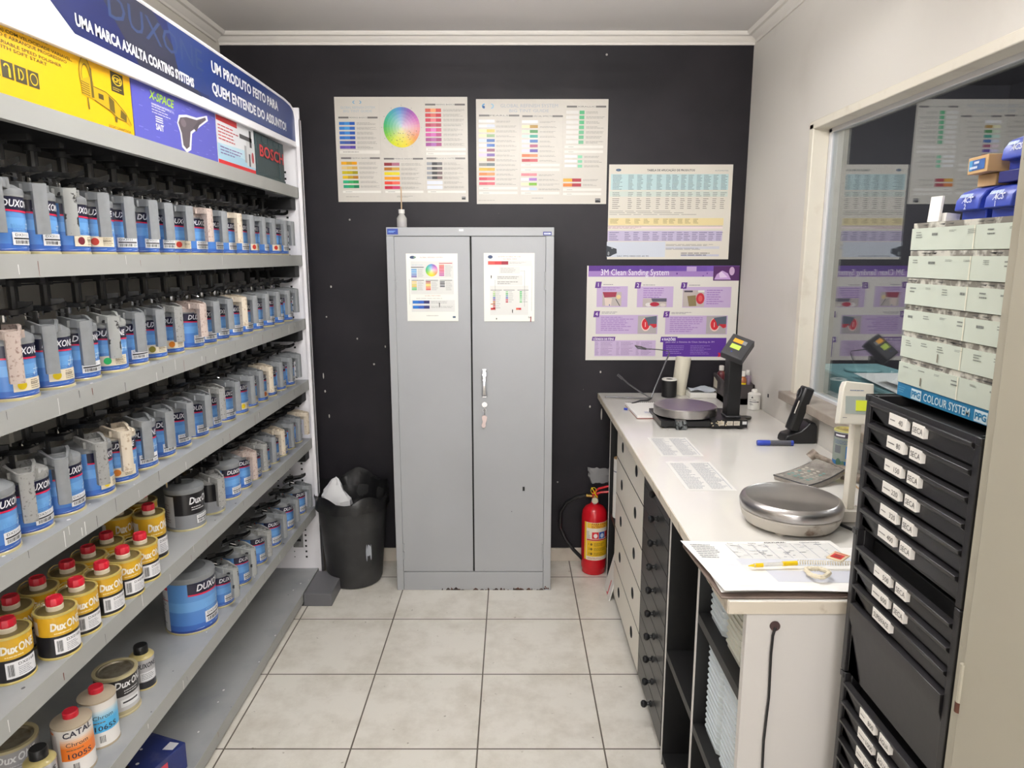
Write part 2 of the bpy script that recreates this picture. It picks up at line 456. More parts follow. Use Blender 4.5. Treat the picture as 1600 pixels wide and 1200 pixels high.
# window
win = bpy.data.objects.new('window_1', None); COL.objects.link(win); win.location = (XR, WY1, WZ0); ORG[win] = Vector(win.location); struct(win)
FRM = mat('window_frame_paint', (226, 220, 206), .45, rgb2=(206, 196, 178), vs=12, thr=(.55, .8))
b = MB()
t = .035
b.box(XR-.012, XR+.05, WY1-t, WY1+.0, WZ0, WZ1, FRM); b.box(XR-.012, XR+.05, WY0, WY0+t, WZ0, WZ1, FRM)
b.box(XR-.012, XR+.05, WY0, WY1, WZ1-.02, WZ1+.01, FRM)
b.build('window_frame', win, bevel=.003)
b = MB()
ALU = mat('white_aluminium', (214, 214, 216), .3)
b.box(XR+.05, XR+.075, WY1-.055, WY1-.005, WZ0, WZ1-.02, ALU); b.box(XR+.05, XR+.075, WY0, WY0+.05, WZ0, WZ1-.02, ALU)
b.box(XR+.05, XR+.075, WY0, WY1, WZ1-.035, WZ1-.0, ALU); b.box(XR+.05, XR+.075, WY0, WY1, WZ0, WZ0+.012, ALU)
b.build('sash', win, bevel=.002)
b = MB(); b.box(XR+.056, XR+.060, WY0+.04, WY1-.05, WZ0+.01, WZ1-.03, GLASS); b.build('glass_pane', win, smooth=False)
b = MB(); b.box(XR-.05, XR+.056, WY0, WY1+.03, WZ0-.032, WZ0+.002, WOOD); b.build('sill', win, bevel=.004)

# ceiling lamps (behind and above the view)
TUBEM = mat('tube_light', (254, 252, 249), .5, emis=TUBE)
def lamp(x, y, label, zl=2.40):
    r = thing('ceiling_lamp', label, 'lamp', (x, y, zl))
    b = MB(); b.box(x-.62, x+.62, y-.06, y+.06, zl+.03, zl+.055, WHITEM); b.build('housing', r, bevel=.004)
    for s in (-1, 1):
        b = MB(); b.cyl((x+s*.5, y, zl+.055), (x+s*.5, y, ZC), .004, CHROME, 8); b.build('hanger', r)
        b = MB(); b.cyl((x-.59, y+s*.04, zl), (x+.59, y+s*.04, zl), .013, TUBEM, 12)
        b.box(x-.61, x-.59, y+s*.04-.015, y+s*.04+.015, zl-.015, zl+.03, WHT); b.box(x+.59, x+.61, y+s*.04-.015, y+s*.04+.015, zl-.015, zl+.03, WHT)
        b.build('tube', r)
lamp(-.05, 1.85, 'white fluorescent ceiling lamp with two tubes nearer the black wall')
lamp(-.05, -.45, 'white fluorescent ceiling lamp with two tubes further from the black wall')

lamp(XR+1.0, 2.75, 'added unseen fluorescent lamp brightening the room beyond the window')  # extra unseen lamp, added to light the teal box behind the glass

# ============================================================ LEFT RACK
SZ = [1.905, 1.604, 1.31, 1.02, .733, .385, .06]
XF = -.97
rack = thing('display_rack', 'long grey and white steel display rack full of paint cans along the left wall', 'shelf rack', (-1.17, 2, 0))
yR0, yR1 = .7, 3.276
b = MB(); b.box(XL+.005, XL+.017, yR0, yR1, .02, 2.2, BACKP)
for k in range(9):
    z = .2+k*.22
    b.box(XL+.017, XL+.0175, yR0, yR1, z, z+.004, DARK)
for k in range(6):
    y = .9+k*.46
    b.box(XL+.017, XL+.03, y, y+.03, .02, 2.2, BACKP)
b.build('back_panel', rack)
for i, z in enumerate(SZ):
    b = MB()
    b.box(XL+.018, XF-.0021, yR0, yR1, z-.004, z, SHELFM)
    b.box(XF-.002, XF, yR0, yR1, z-.045, z, LIPM)
    b.box(XF-.02, XF, yR0, yR1, z-.047, z-.045, LIPM)
    a = Art(b, plane_fn((0, 0, 1, 1), (XF, 0, z-.045), (0, 1, 0), (0, 0, .045), (1, 0, 0)), PRINT, eps=.0003)
    if i:
        for k in range({1: 6, 2: 26, 3: 18, 4: 10, 5: 12}.get(i, 4)):
            y = R.uniform(1.2, 3.2); wd = R.uniform(.0012, .003); t = R.uniform(0, .5); l = R.uniform(.3, .9)
            c = R.choice([(236, 236, 234), (236, 236, 234), (60, 60, 62), (60, 60, 62), (120, 60, 50)])
            a.poly([(y, t), (y+wd, t), (y+wd*.6+.001, min(1, t+l)), (y+.001, min(1, t+l))], c, 1)
        a = Art(b, lambda x, y, l: Vector((x, y, z+.0002+l*.0002)), PRINT, eps=1)
        for k in range(14):
            cx, cy = R.uniform(-1.04, XF-.003), R.uniform(1.2, 3.2); rr = R.uniform(.001, .004)
            a.circ(cx, cy, rr, rr*1.4, R.choice([(235, 235, 232), (235, 235, 232), (70, 70, 74)]), 1, 7)
    b.build('shelf', rack, smooth=False)
b = MB()
b.box(XL, XF+.018, yR1+.002, yR1+.014, 0, 2.25, WHITEM)
b.box(XF+.004, XF+.018, yR1-.012, yR1+.03, 0, 2.2, WHITEM)
for x, rr in ((-1.027, .0045), (-1.147, .004), (-1.086, .0022)):
    z = .12
    while z < 2.0:
        b.box(x-rr, x+rr, yR1+.0005, yR1+.0025, z-rr, z+rr, BLKM); z += .0285
b.build('side_panel', rack)
b = MB(); a = Art(b, plane_fn((0, 0, 10, 10), (-1.09, yR1+.001, .17), (.05, 0, 0), (0, 0, .09), (0, -1, 0)), PRINT)
a.rect(0, 0, 10, 10, (150, 150, 150), 1); a.rect(.5, 1, 5, 6, (40, 40, 44), 2); a.dashes(5.5, 1, 9.5, 6, 5, (60, 60, 60)); a.dashes(.5, 7, 9.5, 9.5, 3, (80, 80, 80)); a.rect(3, 5, 8, 6.5, (30, 30, 34), 2)
b.build('rating_sticker', rack, smooth=False)
b = MB(); b.box(-1.36, -.966, 3.0, 3.24, .001, .012, DARK)
b.box(-.965, -.836, 3.0, 3.24, .0005, .062, mat('foot_grey', (104, 104, 108), .5)); b.build('foot', rack, bevel=.002)
# header sign: outline in (y,z)
b = MB()
top = [(yR0, 2.245), (1.9, 2.252), (2.8, 2.256), (3.12, 2.254), (3.2, 2.248), (3.245, 2.235), (3.264, 2.21)]
bot = [(3.268, 2.083), (2.9, 2.074), (2.44, 2.064), (1.9, 2.052), (1.6, 2.043), (1.4, 2.036), (yR0, 2.0)]
My = Matrix(((0, 0, 1, 0), (1, 0, 0, 0), (0, 1, 0, 0), (0, 0, 0, 1)))
b.prism(top+bot, -.998, -.966, WHITEM, M=My)
for p, q in zip(top+bot, (top+bot)[1:]):
    b.cyl((-.967, p[0], p[1]), (-.967, q[0], q[1]), .0045, WHITEM, 8)
sgn = b.build('header_sign', rack)
b = MB()
f = lambda x, y, l: Vector((-.9655+l*.0006, x, y))
a = Art(b, f, SIGNP, 1)
NV, NV2, NV3 = (34, 42, 92), (44, 62, 118), (52, 54, 72)
tp = [(1.50, 2.241), (1.9, 2.246), (2.8, 2.25), (3.12, 2.248), (3.2, 2.241), (3.24, 2.228), (3.256, 2.205)]
a.poly([(1.38, 2.24), (1.655, 2.083), (2.0, 2.086), (2.6, 2.093), (3.0, 2.097), (3.256, 2.101)]+tp[::-1][:-1]+[(1.5, 2.241)], NV, 0)
a.poly([(1.72, 2.2435), (2.02, 2.247), (2.3, 2.0875), (1.93, 2.0855)], NV3, .5)
a.poly([(2.16, 2.1), (2.34, 2.1), (2.9, 2.2495), (2.1, 2.246)], NV2, .6)
a.poly([(2.36, 2.0895), (3.0, 2.097), (3.256, 2.101), (3.256, 2.2), (3.24, 2.227), (3.2, 2.24), (3.12, 2.2475), (2.8, 2.249), (2.25, 2.246)], (40, 60, 122), .7)
a.text('UMA MARCA AXALTA COATING SYSTEMS', 1.66, 2.103, .024, (240, 240, 244), w=.585, up=1, bold=.04, l=2)
a.text('UM PRODUTO FEITO PARA', 2.385, 2.184, .032, (240, 240, 244), w=.65, up=1, bold=.035, l=2, slope=.008)
a.text('QUEM ENTENDE DO ASSUNTO!', 2.378, 2.118, .032, (240, 240, 244), w=.75, up=1, bold=.035, l=2, slope=.01)
a.text('DUXONE', 1.80, 2.165, .06, (58, 76, 118), w=.52, up=1, l=1.6)
b.build('sign_print', sgn, smooth=False)

# mixing drives under shelves 0..4
def drive(zs, ys, where):
    r = thing('mixing_drive', where, 'mixing drive', (-1.17, 2.3, zs-.05), group='black mixing drives under the shelves')
    b = MB(); b.box(-1.20, -1.12, ys[0]-.08, 3.272, zs-.058, zs-.006, BLKM)
    b.box(-1.20, -.985, 3.205, 3.272, zs-.10, zs-.048, BLKM)
    b.build('drive_rail', r, bevel=.003)
    for y in ys:
        b = MB()
        b.cyl((-1.10, y, zs-.055), (-1.10, y, zs-.125), .011, BLK, 10)
        b.cyl((-1.10, y, zs-.070), (-1.10, y, zs-.056), .018, BLKM, 14)
        b.box(-1.12, -1.03, y-.008, y+.008, zs-.062, zs-.05, BLKM)
        b.box(-1.108, -1.092, y-.042, y+.042, zs-.128, zs-.118, BLK)
        b.cyl((-1.10, y-.036, zs-.122), (-1.10, y-.036, zs-.145), .005, CHROME, 8)
        b.cyl((-1.10, y+.036, zs-.122), (-1.10, y+.036, zs-.145), .005, CHROME, 8)
        b.build('drive_fork', r)

# ---------------------------------------------------------------- paint cans
BLUE, BLUE2, NAVYC, REDL = (78, 140, 212), (46, 84, 170), (28, 28, 54), (214, 36, 80)
def wrap(rad, a0=0.0):
    return lambda x, y, l: Vector(((rad+.0003+l*.00035)*math.cos(x/rad+a0), (rad+.0003+l*.00035)*math.sin(x/rad+a0), y))
def can_body(rad, h, name='can_body', parent=None, kind='blue', seg=36):
    b = MB()
    r2 = rad+.0018
    if kind == 'blue':
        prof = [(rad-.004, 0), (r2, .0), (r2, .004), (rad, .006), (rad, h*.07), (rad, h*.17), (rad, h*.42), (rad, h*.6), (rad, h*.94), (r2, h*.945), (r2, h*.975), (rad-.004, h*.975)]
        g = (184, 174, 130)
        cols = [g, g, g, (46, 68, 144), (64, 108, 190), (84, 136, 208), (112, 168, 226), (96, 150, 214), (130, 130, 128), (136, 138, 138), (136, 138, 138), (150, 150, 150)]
    else:
        prof = [(rad-.004, 0), (r2, .0), (r2, .004), (rad, .006), (rad, h*.4), (rad, h*.94), (r2, h*.945), (r2, h*.975), (rad-.004, h*.975)]
        g = (184, 174, 130)
        lo = {'dark': (140, 142, 146), 'silver': (150, 152, 156)}[kind]
        cols = [g, g, g, lo, (32, 31, 34), (130, 130, 128), (136, 138, 138), (136, 138, 138), (150, 150, 150)]
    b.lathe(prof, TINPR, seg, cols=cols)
    a = Art(b, wrap(rad), TINPR, 1, du=rad*.22)
    W = rad
    if kind == 'blue':
        a.rect(-2.5*W, h*.05, -1.6*W, h*.94, (222, 222, 226), 1)
        a.dashes(-2.45*W, h*.7, -1.65*W, h*.16, 9, (150, 150, 160), l=2); a.rect(-2.5*W, h*.82, -1.6*W, h*.88, (214, 44, 70), 2); a.rect(-2.5*W, h*.62, -1.6*W, h*.635, (214, 44, 70), 2)
        n = 12
        pts = []; pr = []
        for k in range(n+1):
            x = -.75*W+2.1*W*k/n; z = h*(.735-.045*k/n)
            pts += [(x, z), (x, h*.94)]; pr += [(x, z-h*.022), (x, z+h*.008)]
        fs = [(2*k, 2*k+2, 2*k+3, 2*k+1) for k in range(n)]
        a.P(pts, fs, NAVYC, 1); a.P(pr, fs, REDL, 2)
        a.text('DUXONE', -.42*W, h*.785, h*.115, (238, 238, 242), w=1.5*W, up=1, bold=.02, shear=.25, l=3, slope=-.03)
        for cx, cz, q in ((.75*W, h*.5, .075), (1.05*W, h*.49, .045), (.62*W, h*.43, .03)):
            a.rect(cx-h*q, cz-h*.008, cx+h*q, cz+h*.008, (206, 226, 244), 2); a.rect(cx-h*.008, cz-h*q, cx+h*.008, cz+h*q, (206, 226, 244), 2)
        a.text('Base', -.1*W, h*.44, h*.07, (120, 180, 232), w=.6*W, up=1, l=2)
        a.dashes(-.1*W, h*.42, .6*W, h*.36, 2, (130, 186, 232), l=2)
        a.poly([(-.6*W, h*.075), (-.3*W, h*.085), (.1*W, h*.095), (.5*W, h*.11), (.5*W, h*.104), (.1*W, h*.088), (-.3*W, h*.079)], (220, 226, 240), 2)
        a.poly([(.5*W, h*.075), (.9*W, h*.09), (1.3*W, h*.115), (1.3*W, h*.109), (.9*W, h*.083)], (220, 226, 240), 2)
    else:
        a.rect(-2.4*W, h*.1, -1.3*W, h*.9, (206, 206, 208), 1); a.dashes(-2.3*W, h*.7, -1.4*W, h*.2, 8, (150, 110, 120), l=2)
        a.text('Dux', -.5*W, h*.68, h*.17, (238, 238, 240), w=.78*W, up=1, bold=.025, shear=.22, l=2)
        a.text('ONE', .3*W, h*.68, h*.17, (238, 238, 240), w=.8*W, up=1, bold=.025, shear=.22, l=2)
        a.dashes(-.4*W, h*.62, .6*W, h*.5, 2, (220, 220, 220), l=2)
    return b.build(name, parent, origin=(0, 0, 0))
def sticker(rad, h, typ, parent=None, code='DX5109', dot=(200, 30, 40)):
    b = MB(); a = Art(b, wrap(rad), PRINT, 1, du=rad*.2); W = rad
    x0, x1 = -.15*W, .98*W
    z0, z1 = h*.15, h*.36
    sl = 0
    if typ == 'bar':
        a.rect(x0, z0, x1, z1, (238, 238, 240), 4)
        a.text(code, x0+.1*W, z1-h*.065, h*.045, (30, 30, 34), w=.62*W, up=1, l=6)
        a.rect(x0+.05*W, z0+h*.095, x1-.08*W, z0+h*.12, (30, 30, 34), 5)
        a.barcode(x0+.1*W, z0+h*.02, x0+.72*W, z0+h*.08, l=5)
        a.dashes(x0+.78*W, z0+h*.08, x1, z0+h*.02, 3, (120, 120, 120), l=5)
    else:
        a.rect(x0-.15*W, z0, x1, z1, (234, 222, 198), 4)
        a.circ(x0+.16*W, (z0+z1)/2, .17*W, h*.075, dot, 5, 14)
        a.dashes(x0+.5*W, z1-h*.02, x1, z0+h*.02, 5, (140, 124, 100), l=5)
        a.text(code, x0+.5*W, z0+h*.1, h*.03, (60, 50, 40), w=.38*W, up=1, l=6)
    return b.build('label_sticker', parent, origin=(0, 0, 0))
def lid_mb(rad, h, m):
    b = MB(); z = h*.975
    b.lathe([(rad-.006, z-.004), (rad+.001, z-.003), (rad+.0025, z+.004), (rad+.001, z+.012), (rad-.012, z+.02), (rad-.026, z+.024), (rad-.028, z+.020), (.001, z+.020)], m, 28)
    return b
def handle_mb(rad, h, m, r_out=.095):
    """pouring spout: an open channel running out to a hollow upright grip"""
    b = MB(); z0 = h+.008; z1 = h+.032
    wi, wo = .030, .0165
    n = 8
    outer = [(.004, -wi), (rad*.6, -wi*.95)]+[(r_out-wo+wo*math.cos(t), wo*math.sin(t)) for t in [-PI/2+PI*k/n for k in range(n+1)]]+[(rad*.6, wi*.95), (.004, wi)]
    def shrink(p, t):
        x, y = p; return (min(x, r_out-wo)+(max(0, x-(r_out-wo)))*(1-t/wo), y*(1-t/wo))
    inner = [shrink(p, .004) for p in outer]
    N = len(outer)
    def zt(p): return z1-.010*max(0, (p[0]-rad*.4)/r_out)
    v = [(x, y, z0) for x, y in outer]+[(x, y, zt((x, y))) for x, y in outer]+[(x, y, zt((x, y))) for x, y in inner]+[(x, y, z0+.008) for x, y in inner]
    f = []
    for r in range(3):
        for k in range(N):
            f.append((r*N+k, r*N+(k+1) % N, (r+1)*N+(k+1) % N, (r+1)*N+k))
    f.append(tuple(reversed(range(N)))); f.append(tuple(3*N+k for k in range(N)))
    b.add(v, f, m)
    for q in (.35, .6): b.box(r_out*q, r_out*q+.002, -wi*.9, wi*.9, z0, z1-.008, m)
    # upright grip: flattened tube
    gz0 = h*.34
    sec = [(r_out-.0115+.0115*math.cos(t), .0150*math.sin(t)) for t in [2*PI*k/14 for k in range(14)]]
    sec = [(x, max(-.0128, min(.0128, y*1.1))) for x, y in sec]
    k = len(sec)
    v = [(x, y, gz0) for x, y in sec]+[(x, y, z0+.014) for x, y in sec]
    b.add(v, [tuple(reversed(range(k))), tuple(range(k, 2*k))]+[(i, (i+1) % k, k+(i+1) % k, k+i) for i in range(k)], m)
    # gusset under the channel
    b.box(rad+.001, r_out-.008, -.003, .003, h*.93, z0+.002, m)
    return b
def lever_mb(h):
    b = MB(); z = h+.049
    n = 14; L = .105
    v = []; top = []
    for k in range(n+1):
        t = k/n; x = -.048+L*t; wdt = .004+.015*math.sin(PI*min(1, .15+t*.85))**.8 if t < .97 else .003
        zz = z+.007*math.sin(t*5.2)+.026*t*t
        top.append((x, wdt, zz))
    for x, wd, zz in top: v += [(x, -wd-.016, zz+.004), (x, wd-.016, zz+.004), (x, wd*.7-.016, zz-.007), (x, -wd*.7-.016, zz-.007)]
    f = [(3, 2, 1, 0), (4*n, 4*n+1, 4*n+2, 4*n+3)]
    for k in range(n):
        for j in range(4): f.append((4*k+j, 4*k+(j+1) % 4, 4*(k+1)+(j+1) % 4, 4*(k+1)+j))
    b.add(v, f, mat('lever_black', (20, 20, 22), .22))
    b.cyl((-.012, -.010, h+.018), (-.012, -.010, z), .011, BLK, 10)
    b.box(-.032, -.006, -.022, -.014, z+.002, z+.024, BLK)
    return b
def ring_mb(h):
    b = MB(); z = h+.046
    b.tube([(-.050, -.016+.0085*math.cos(t), z+.0085*math.sin(t)) for t in [2*PI*k/12 for k in range(12)]], .0024, CHROME, 6, closed=True)
    b.cyl((-.050, -.016, z), (-.036, -.016, z+.002), .006, BLK, 8)
    b.tube([(-.03, -.02, z+.002), (-.02, -.028, z-.002), (-.006, -.032, z-.008)], .0013, CHROME, 5)
    return b
CR, CH = .0515, .120
LIDM = {'grey': GLID, 'speckled grey': SPEC1, 'pinkish speckled': SPEC2, 'cream coated': SPEC3, 'black-spotted grey': SPEC4}
def mk_can(rad, h, kind, name='paint_can', typ='bar', code='DX5109', dot=None, lidm=GLID, handle=True, lever=True, r_out=.095):
    r = thing(name, '', 'paint can', local=True)
    body = can_body(rad, h, 'can_body', r, kind)
    st = sticker(rad, h, typ, body, code, dot or (200, 30, 40))
    lid_mb(rad, h, lidm).build('lid', r, origin=(0, 0, 0)) 
    if handle: handle_mb(rad, h, lidm, r_out).build('pour_handle', r, origin=(0, 0, 0), ang=50)
    if lever:
        lv = lever_mb(h).build('lever', r, origin=(0, 0, 0)); ring_mb(h).build('ring', lv, origin=(0, 0, 0))
    return r
PROTO = {}
SCN_ORD = ['first', 'second', 'third', 'fourth', 'fifth', 'sixth', 'seventh', 'eighth', 'ninth', 'tenth', 'eleventh', 'twelfth', 'thirteenth', 'fourteenth', 'fifteenth', 'sixteenth', 'seventeenth', 'eighteenth']
DOTS = {'yellow': (226, 196, 24), 'green': (24, 180, 96), 'orange': (222, 128, 24), 'dark red': (110, 28, 40), 'red': (196, 52, 36), 'olive': (150, 138, 40), 'rust orange': (204, 106, 40)}
def place_can(y, z, th, spec, label, group, x=-1.05):
    typ, dot, lm, handle = spec
    key = (typ, dot, handle)
    if key not in PROTO:
        r = mk_can(CR, CH, 'blue', typ=typ, dot=DOTS.get(dot), handle=handle, code='DX5109' if typ == 'dot' else 'DX3111')
        PROTO[key] = r; fresh = True
    else: r = copy_tree(PROTO[key])
    r.location = (x, y, z)
    r['label'] = label; r['group'] = group
    for ch in r.children:
        n = ch.name.split('.')[0]
        if n in ('pour_handle', 'lid'):
            ch.rotation_euler.z = -math.radians(th+R.uniform(-5, 5))
            sl = ch.material_slots[0]; sl.link = 'OBJECT'; sl.material = LIDM[lm] if n == 'pour_handle' or R.random() < .5 else GLID
        elif n == 'can_body': ch.rotation_euler.z = -math.radians((th-20 if y < 1.72 else th+10)+R.uniform(-12, 12))
        elif n == 'lever': ch.rotation_euler.z = math.radians(R.uniform(26, 54)-th*.3)
    return r
TH_T = [(1.1, 50), (1.45, 47), (1.8, 40), (2.2, 28), (2.6, 20), (3.4, 12)]
def theta(y):
    for (a, p), (b, q) in zip(TH_T, TH_T[1:]):
        if y <= b: return p+(q-p)*(y-a)/(b-a)
    return 12
def spread(L, d=.1085):
    L = list(L); L[-1] = min(L[-1], 3.212)
    for i in range(len(L)-2, -1, -1): L[i] = min(L[i], L[i+1]-d)
    return L
ROWS = {
 1: [1.342, 1.45, 1.559, 1.667, 1.776, 1.884, 1.993, 2.101, 2.21, 2.318, 2.452, 2.57, 2.684, 2.792, 2.901, 3.049, 3.159],
 2: [1.425, 1.547, 1.656, 1.776, 1.884, 1.995, 2.104, 2.229, 2.337, 2.451, 2.559, 2.668, 2.776, 2.932, 3.046, 3.179],
 3: [1.317, 1.428, 1.537, 1.66, 1.769, 1.884, 1.992, 2.101, 2.222, 2.331, 2.451, 2.561, 2.679, 2.788, 2.896, 3.028, 3.136]}
SPECS = {
 1: 'bar,bar,bar,dot:dark red:black-spotted grey,dot:red,bar,bar,bar,dot:red,bar::pinkish speckled,bar,bar::cream coated,bar,dot:red,bar,dot:red,bar',
 2: 'dot:yellow:pinkish speckled,dot:yellow,bar,dot:green:black-spotted grey,bar:,dot:olive,dot:orange:speckled grey,bar::pinkish speckled,bar,bar,bar::cream coated,bar:,bar,bar,bar:,bar',
 3: 'bar,bar::speckled grey,bar,dot:yellow:speckled grey,dot:orange:cream coated,bar,bar,bar,bar:,bar::speckled grey,bar,dot:yellow,dot:yellow,dot:rust orange:cream coated,bar,bar,bar'}
SHN = {1: 'top can shelf', 2: 'second can shelf', 3: 'third can shelf', 4: 'fourth can shelf', 5: 'fifth can shelf'}
def parse(s):
    p = (s+'::').split(':'); return (p[0], p[1] or None, p[2] or 'grey')
def lab(i, spec, shelf, extra=''):
    typ, dot, lm = spec[:3]
    st = ('%s dot label' % dot) if typ == 'dot' else 'barcode label'
    return 'blue can, %s handle, %s, %s from left on %s' % (lm, st, SCN_ORD[i], shelf)
for k in (1, 2, 3):
    ys = spread(ROWS[k]); sp = [parse(s) for s in SPECS[k].split(',')]
    for i, y in enumerate(ys):
        s = sp[i]
        place_can(y, SZ[k], theta(y), (s[0], s[1], s[2], True), lab(i, s, SHN[k]), 'blue paint cans on the '+SHN[k], x=-1.05+R.uniform(-.004, .006))
    drive(SZ[k-1], [y for y in ys], 'black mixing drive with forks hanging under the %s' % {1: 'shelf of cartons', 2: 'top can shelf', 3: 'second can shelf'}[k])
# fourth shelf
r4 = [(2.335, 'bar', None, 'speckled grey', 'dark'), (2.446, 'bar', None, 'grey', 'noh'), (2.556, 'bar', None, 'pinkish speckled', ''), (2.665, 'bar', None, 'speckled grey', ''), (2.774, 'bar', None, 'grey', ''), (2.884, 'bar', None, 'cream coated', ''), (2.993, 'bar', None, 'grey', ''), (3.102, 'dot', 'orange', 'grey', ''), (3.211, 'bar', None, 'cream coated', '')]
dark1 = mk_can(.058, .128, 'dark', handle=False)
dark1['label'] = 'black and grey can with a broad lid and no handle, beside the yellow cans'
dark1.location = (-1.065, 2.165, SZ[4])
for ch in dark1.children: ch.rotation_euler.z = -math.radians(24)
for i, (y, typ, dot, lm, kk) in enumerate(r4):
    if kk == 'dark':
        r = mk_can(.047, .112, 'silver', lidm=SPEC1); r.location = (-1.045, 2.298, SZ[4])
        r['label'] = 'small black and silver paint can with grey pour handle on the fourth can shelf'
        for ch in r.children:
            ch.rotation_euler.z = -math.radians(40 if ch.name.startswith(('pour', 'lid')) else 10)
        continue
    s = (typ, dot, lm, kk != 'noh')
    l = lab(i, s, SHN[4]).replace('from left', 'past yellow cans')
    if kk == 'noh': l = 'blue can without a handle beside the small black and silver can'
    place_can(y, SZ[4], theta(y), s, l, 'blue paint cans on the fourth can shelf')
drive(SZ[3], [2.165]+[p[0] for p in r4], 'black mixing drive with forks hanging under the third can shelf')
# fifth shelf
ys5 = [2.31, 2.475, 2.647, 2.823, 3.005, 3.19]
for i, y in enumerate(ys5):
    s = ('bar', None, ['black-spotted grey', 'black-spotted grey', 'speckled grey', 'grey', 'grey', 'grey'][i], True)
    place_can(y, SZ[5], theta(y)+4, s, 'blue can with %s handle, %s past the largest blue can' % (s[2], SCN_ORD[i]), 'blue paint cans on the fifth can shelf', x=-1.045)
drive(SZ[4], [2.17]+ys5, 'black mixing drive with forks under the fourth can shelf, above the largest can')
big = mk_can(.080, .185, 'blue', name='large_paint_can', handle=False, lever=True)
big['label'] = 'largest blue paint can with dark lever lid, on the fifth can shelf'
big.location = (-1.075, 2.165, SZ[5])
for ch in big.children: ch.rotation_euler.z = -math.radians(26 if ch.name.startswith('can') else 0)

# hardener cans, gold and black with red caps
def hardener(h=.103):
    rad = .0412
    r = thing('hardener_can', '', 'can', local=True)
    b = MB(); r2 = rad+.0015
    Y, K = (214, 168, 44), (36, 35, 38); g = (196, 178, 104)
    b.lathe([(rad-.004, 0), (r2, 0), (r2, .003), (rad, .005), (rad, h*.52), (rad, h*.95), (r2, h*.955), (r2, h), (rad-.003, h), (rad-.006, h-.003), (.014, h-.002)], TINPR, 32, cols=[g, g, g, K, Y, g, g, g, (120, 104, 62), (112, 98, 58), g])
    a = Art(b, wrap(rad), TINPR, 1, du=.009); W = rad
    a.text('Dux', -.55*W, h*.66, h*.16, (240, 236, 224), w=.75*W, up=1, bold=.05, l=2, shear=.12); a.text('ONE', .215*W, h*.66, h*.17, (240, 236, 224), w=.82*W, up=1, bold=.03, l=2)
    a.dashes(-.4*W, h*.62, .6*W, h*.55, 1, (240, 220, 160), l=2)
    a.rect(-2*W, h*.55, -1.2*W, h*.85, (230, 226, 220), 1)
    bd = b.build('can_body', r, origin=(0, 0, 0))
    b = MB(); a = Art(b, wrap(rad), PRINT, 1, du=.008)
    a.rect(-.42*W, h*.12, 1.05*W, h*.47, (236, 235, 238), 3); a.barcode(-.33*W, h*.17, -.05*W, h*.42, n=9, l=4)
    a.text('DX0168', .12*W, h*.37, h*.06, (40, 40, 44), w=.8*W, up=1, l=4); a.dashes(.1*W, h*.34, .98*W, h*.15, 5, (150, 150, 155), l=4)
    b.build('label_sticker', bd, origin=(0, 0, 0))
    b = MB(); b.lathe([(.017, h-.004), (.017, h+.007), (.0155, h+.009), (.0155, h+.010)], CREAMP, 18); b.build('neck', r, origin=(0, 0, 0))
    b = MB()
    pr = [(.0165, h+.009), (.0175, h+.011), (.0172, h+.022), (.0155, h+.026), (.0145, h+.0255), (.013, h+.024)]
    b.lathe(pr, REDC, 10); b.build('cap', r, origin=(0, 0, 0), ang=25)
    b = MB(); b.tube([(-.02, -.036, h+.001), (-.028, -.03, h+.006), (-.036, -.018, h+.008), (-.038, 0, h+.006), (-.036, .012, h+.001)], .0016, GOLD, 6); b.build('wire_handle', r, origin=(0, 0, 0))
    return r
hp = hardener()
fr = [(-1.05, 1.335), (-1.010, 1.427), (-1.017, 1.517), (-1.010, 1.607), (-1.008, 1.697), (-1.010, 1.787)]
bk = [(-1.13, 1.345), (-1.110, 1.432), (-1.112, 1.524), (-1.098, 1.612), (-1.100, 1.702), (-1.104, 1.792)]
first = True
for grp, nm in ((fr, 'front'), (bk, 'back')):
    for i, (x, y) in enumerate(grp):
        r = hp if first else copy_tree(hp); first = False
        r.location = (x, y, SZ[4]); r.rotation_euler.z = -math.radians(48+R.uniform(-4, 4)-i*2)
        r['label'] = 'gold and black can with red cap, %s from left in the %s row' % (SCN_ORD[i], nm)
        r['group'] = 'gold and black cans with red caps'
tall = hardener(.135)
for i, (x, y, l) in enumerate([(-1.055, 1.925, 'taller gold and black can with red cap, in front of its two twins'), (-1.140, 1.915, 'taller gold can with red cap, middle one of the three tall ones'), (-1.13, 2.03, 'taller gold can with red cap, furthest back of the three tall ones')]):
    r = tall if i == 0 else copy_tree(tall)
    r.location = (x, y, SZ[4]); r.rotation_euler.z = -math.radians(38+i*3); r['label'] = l; r['group'] = 'taller gold cans with red caps'

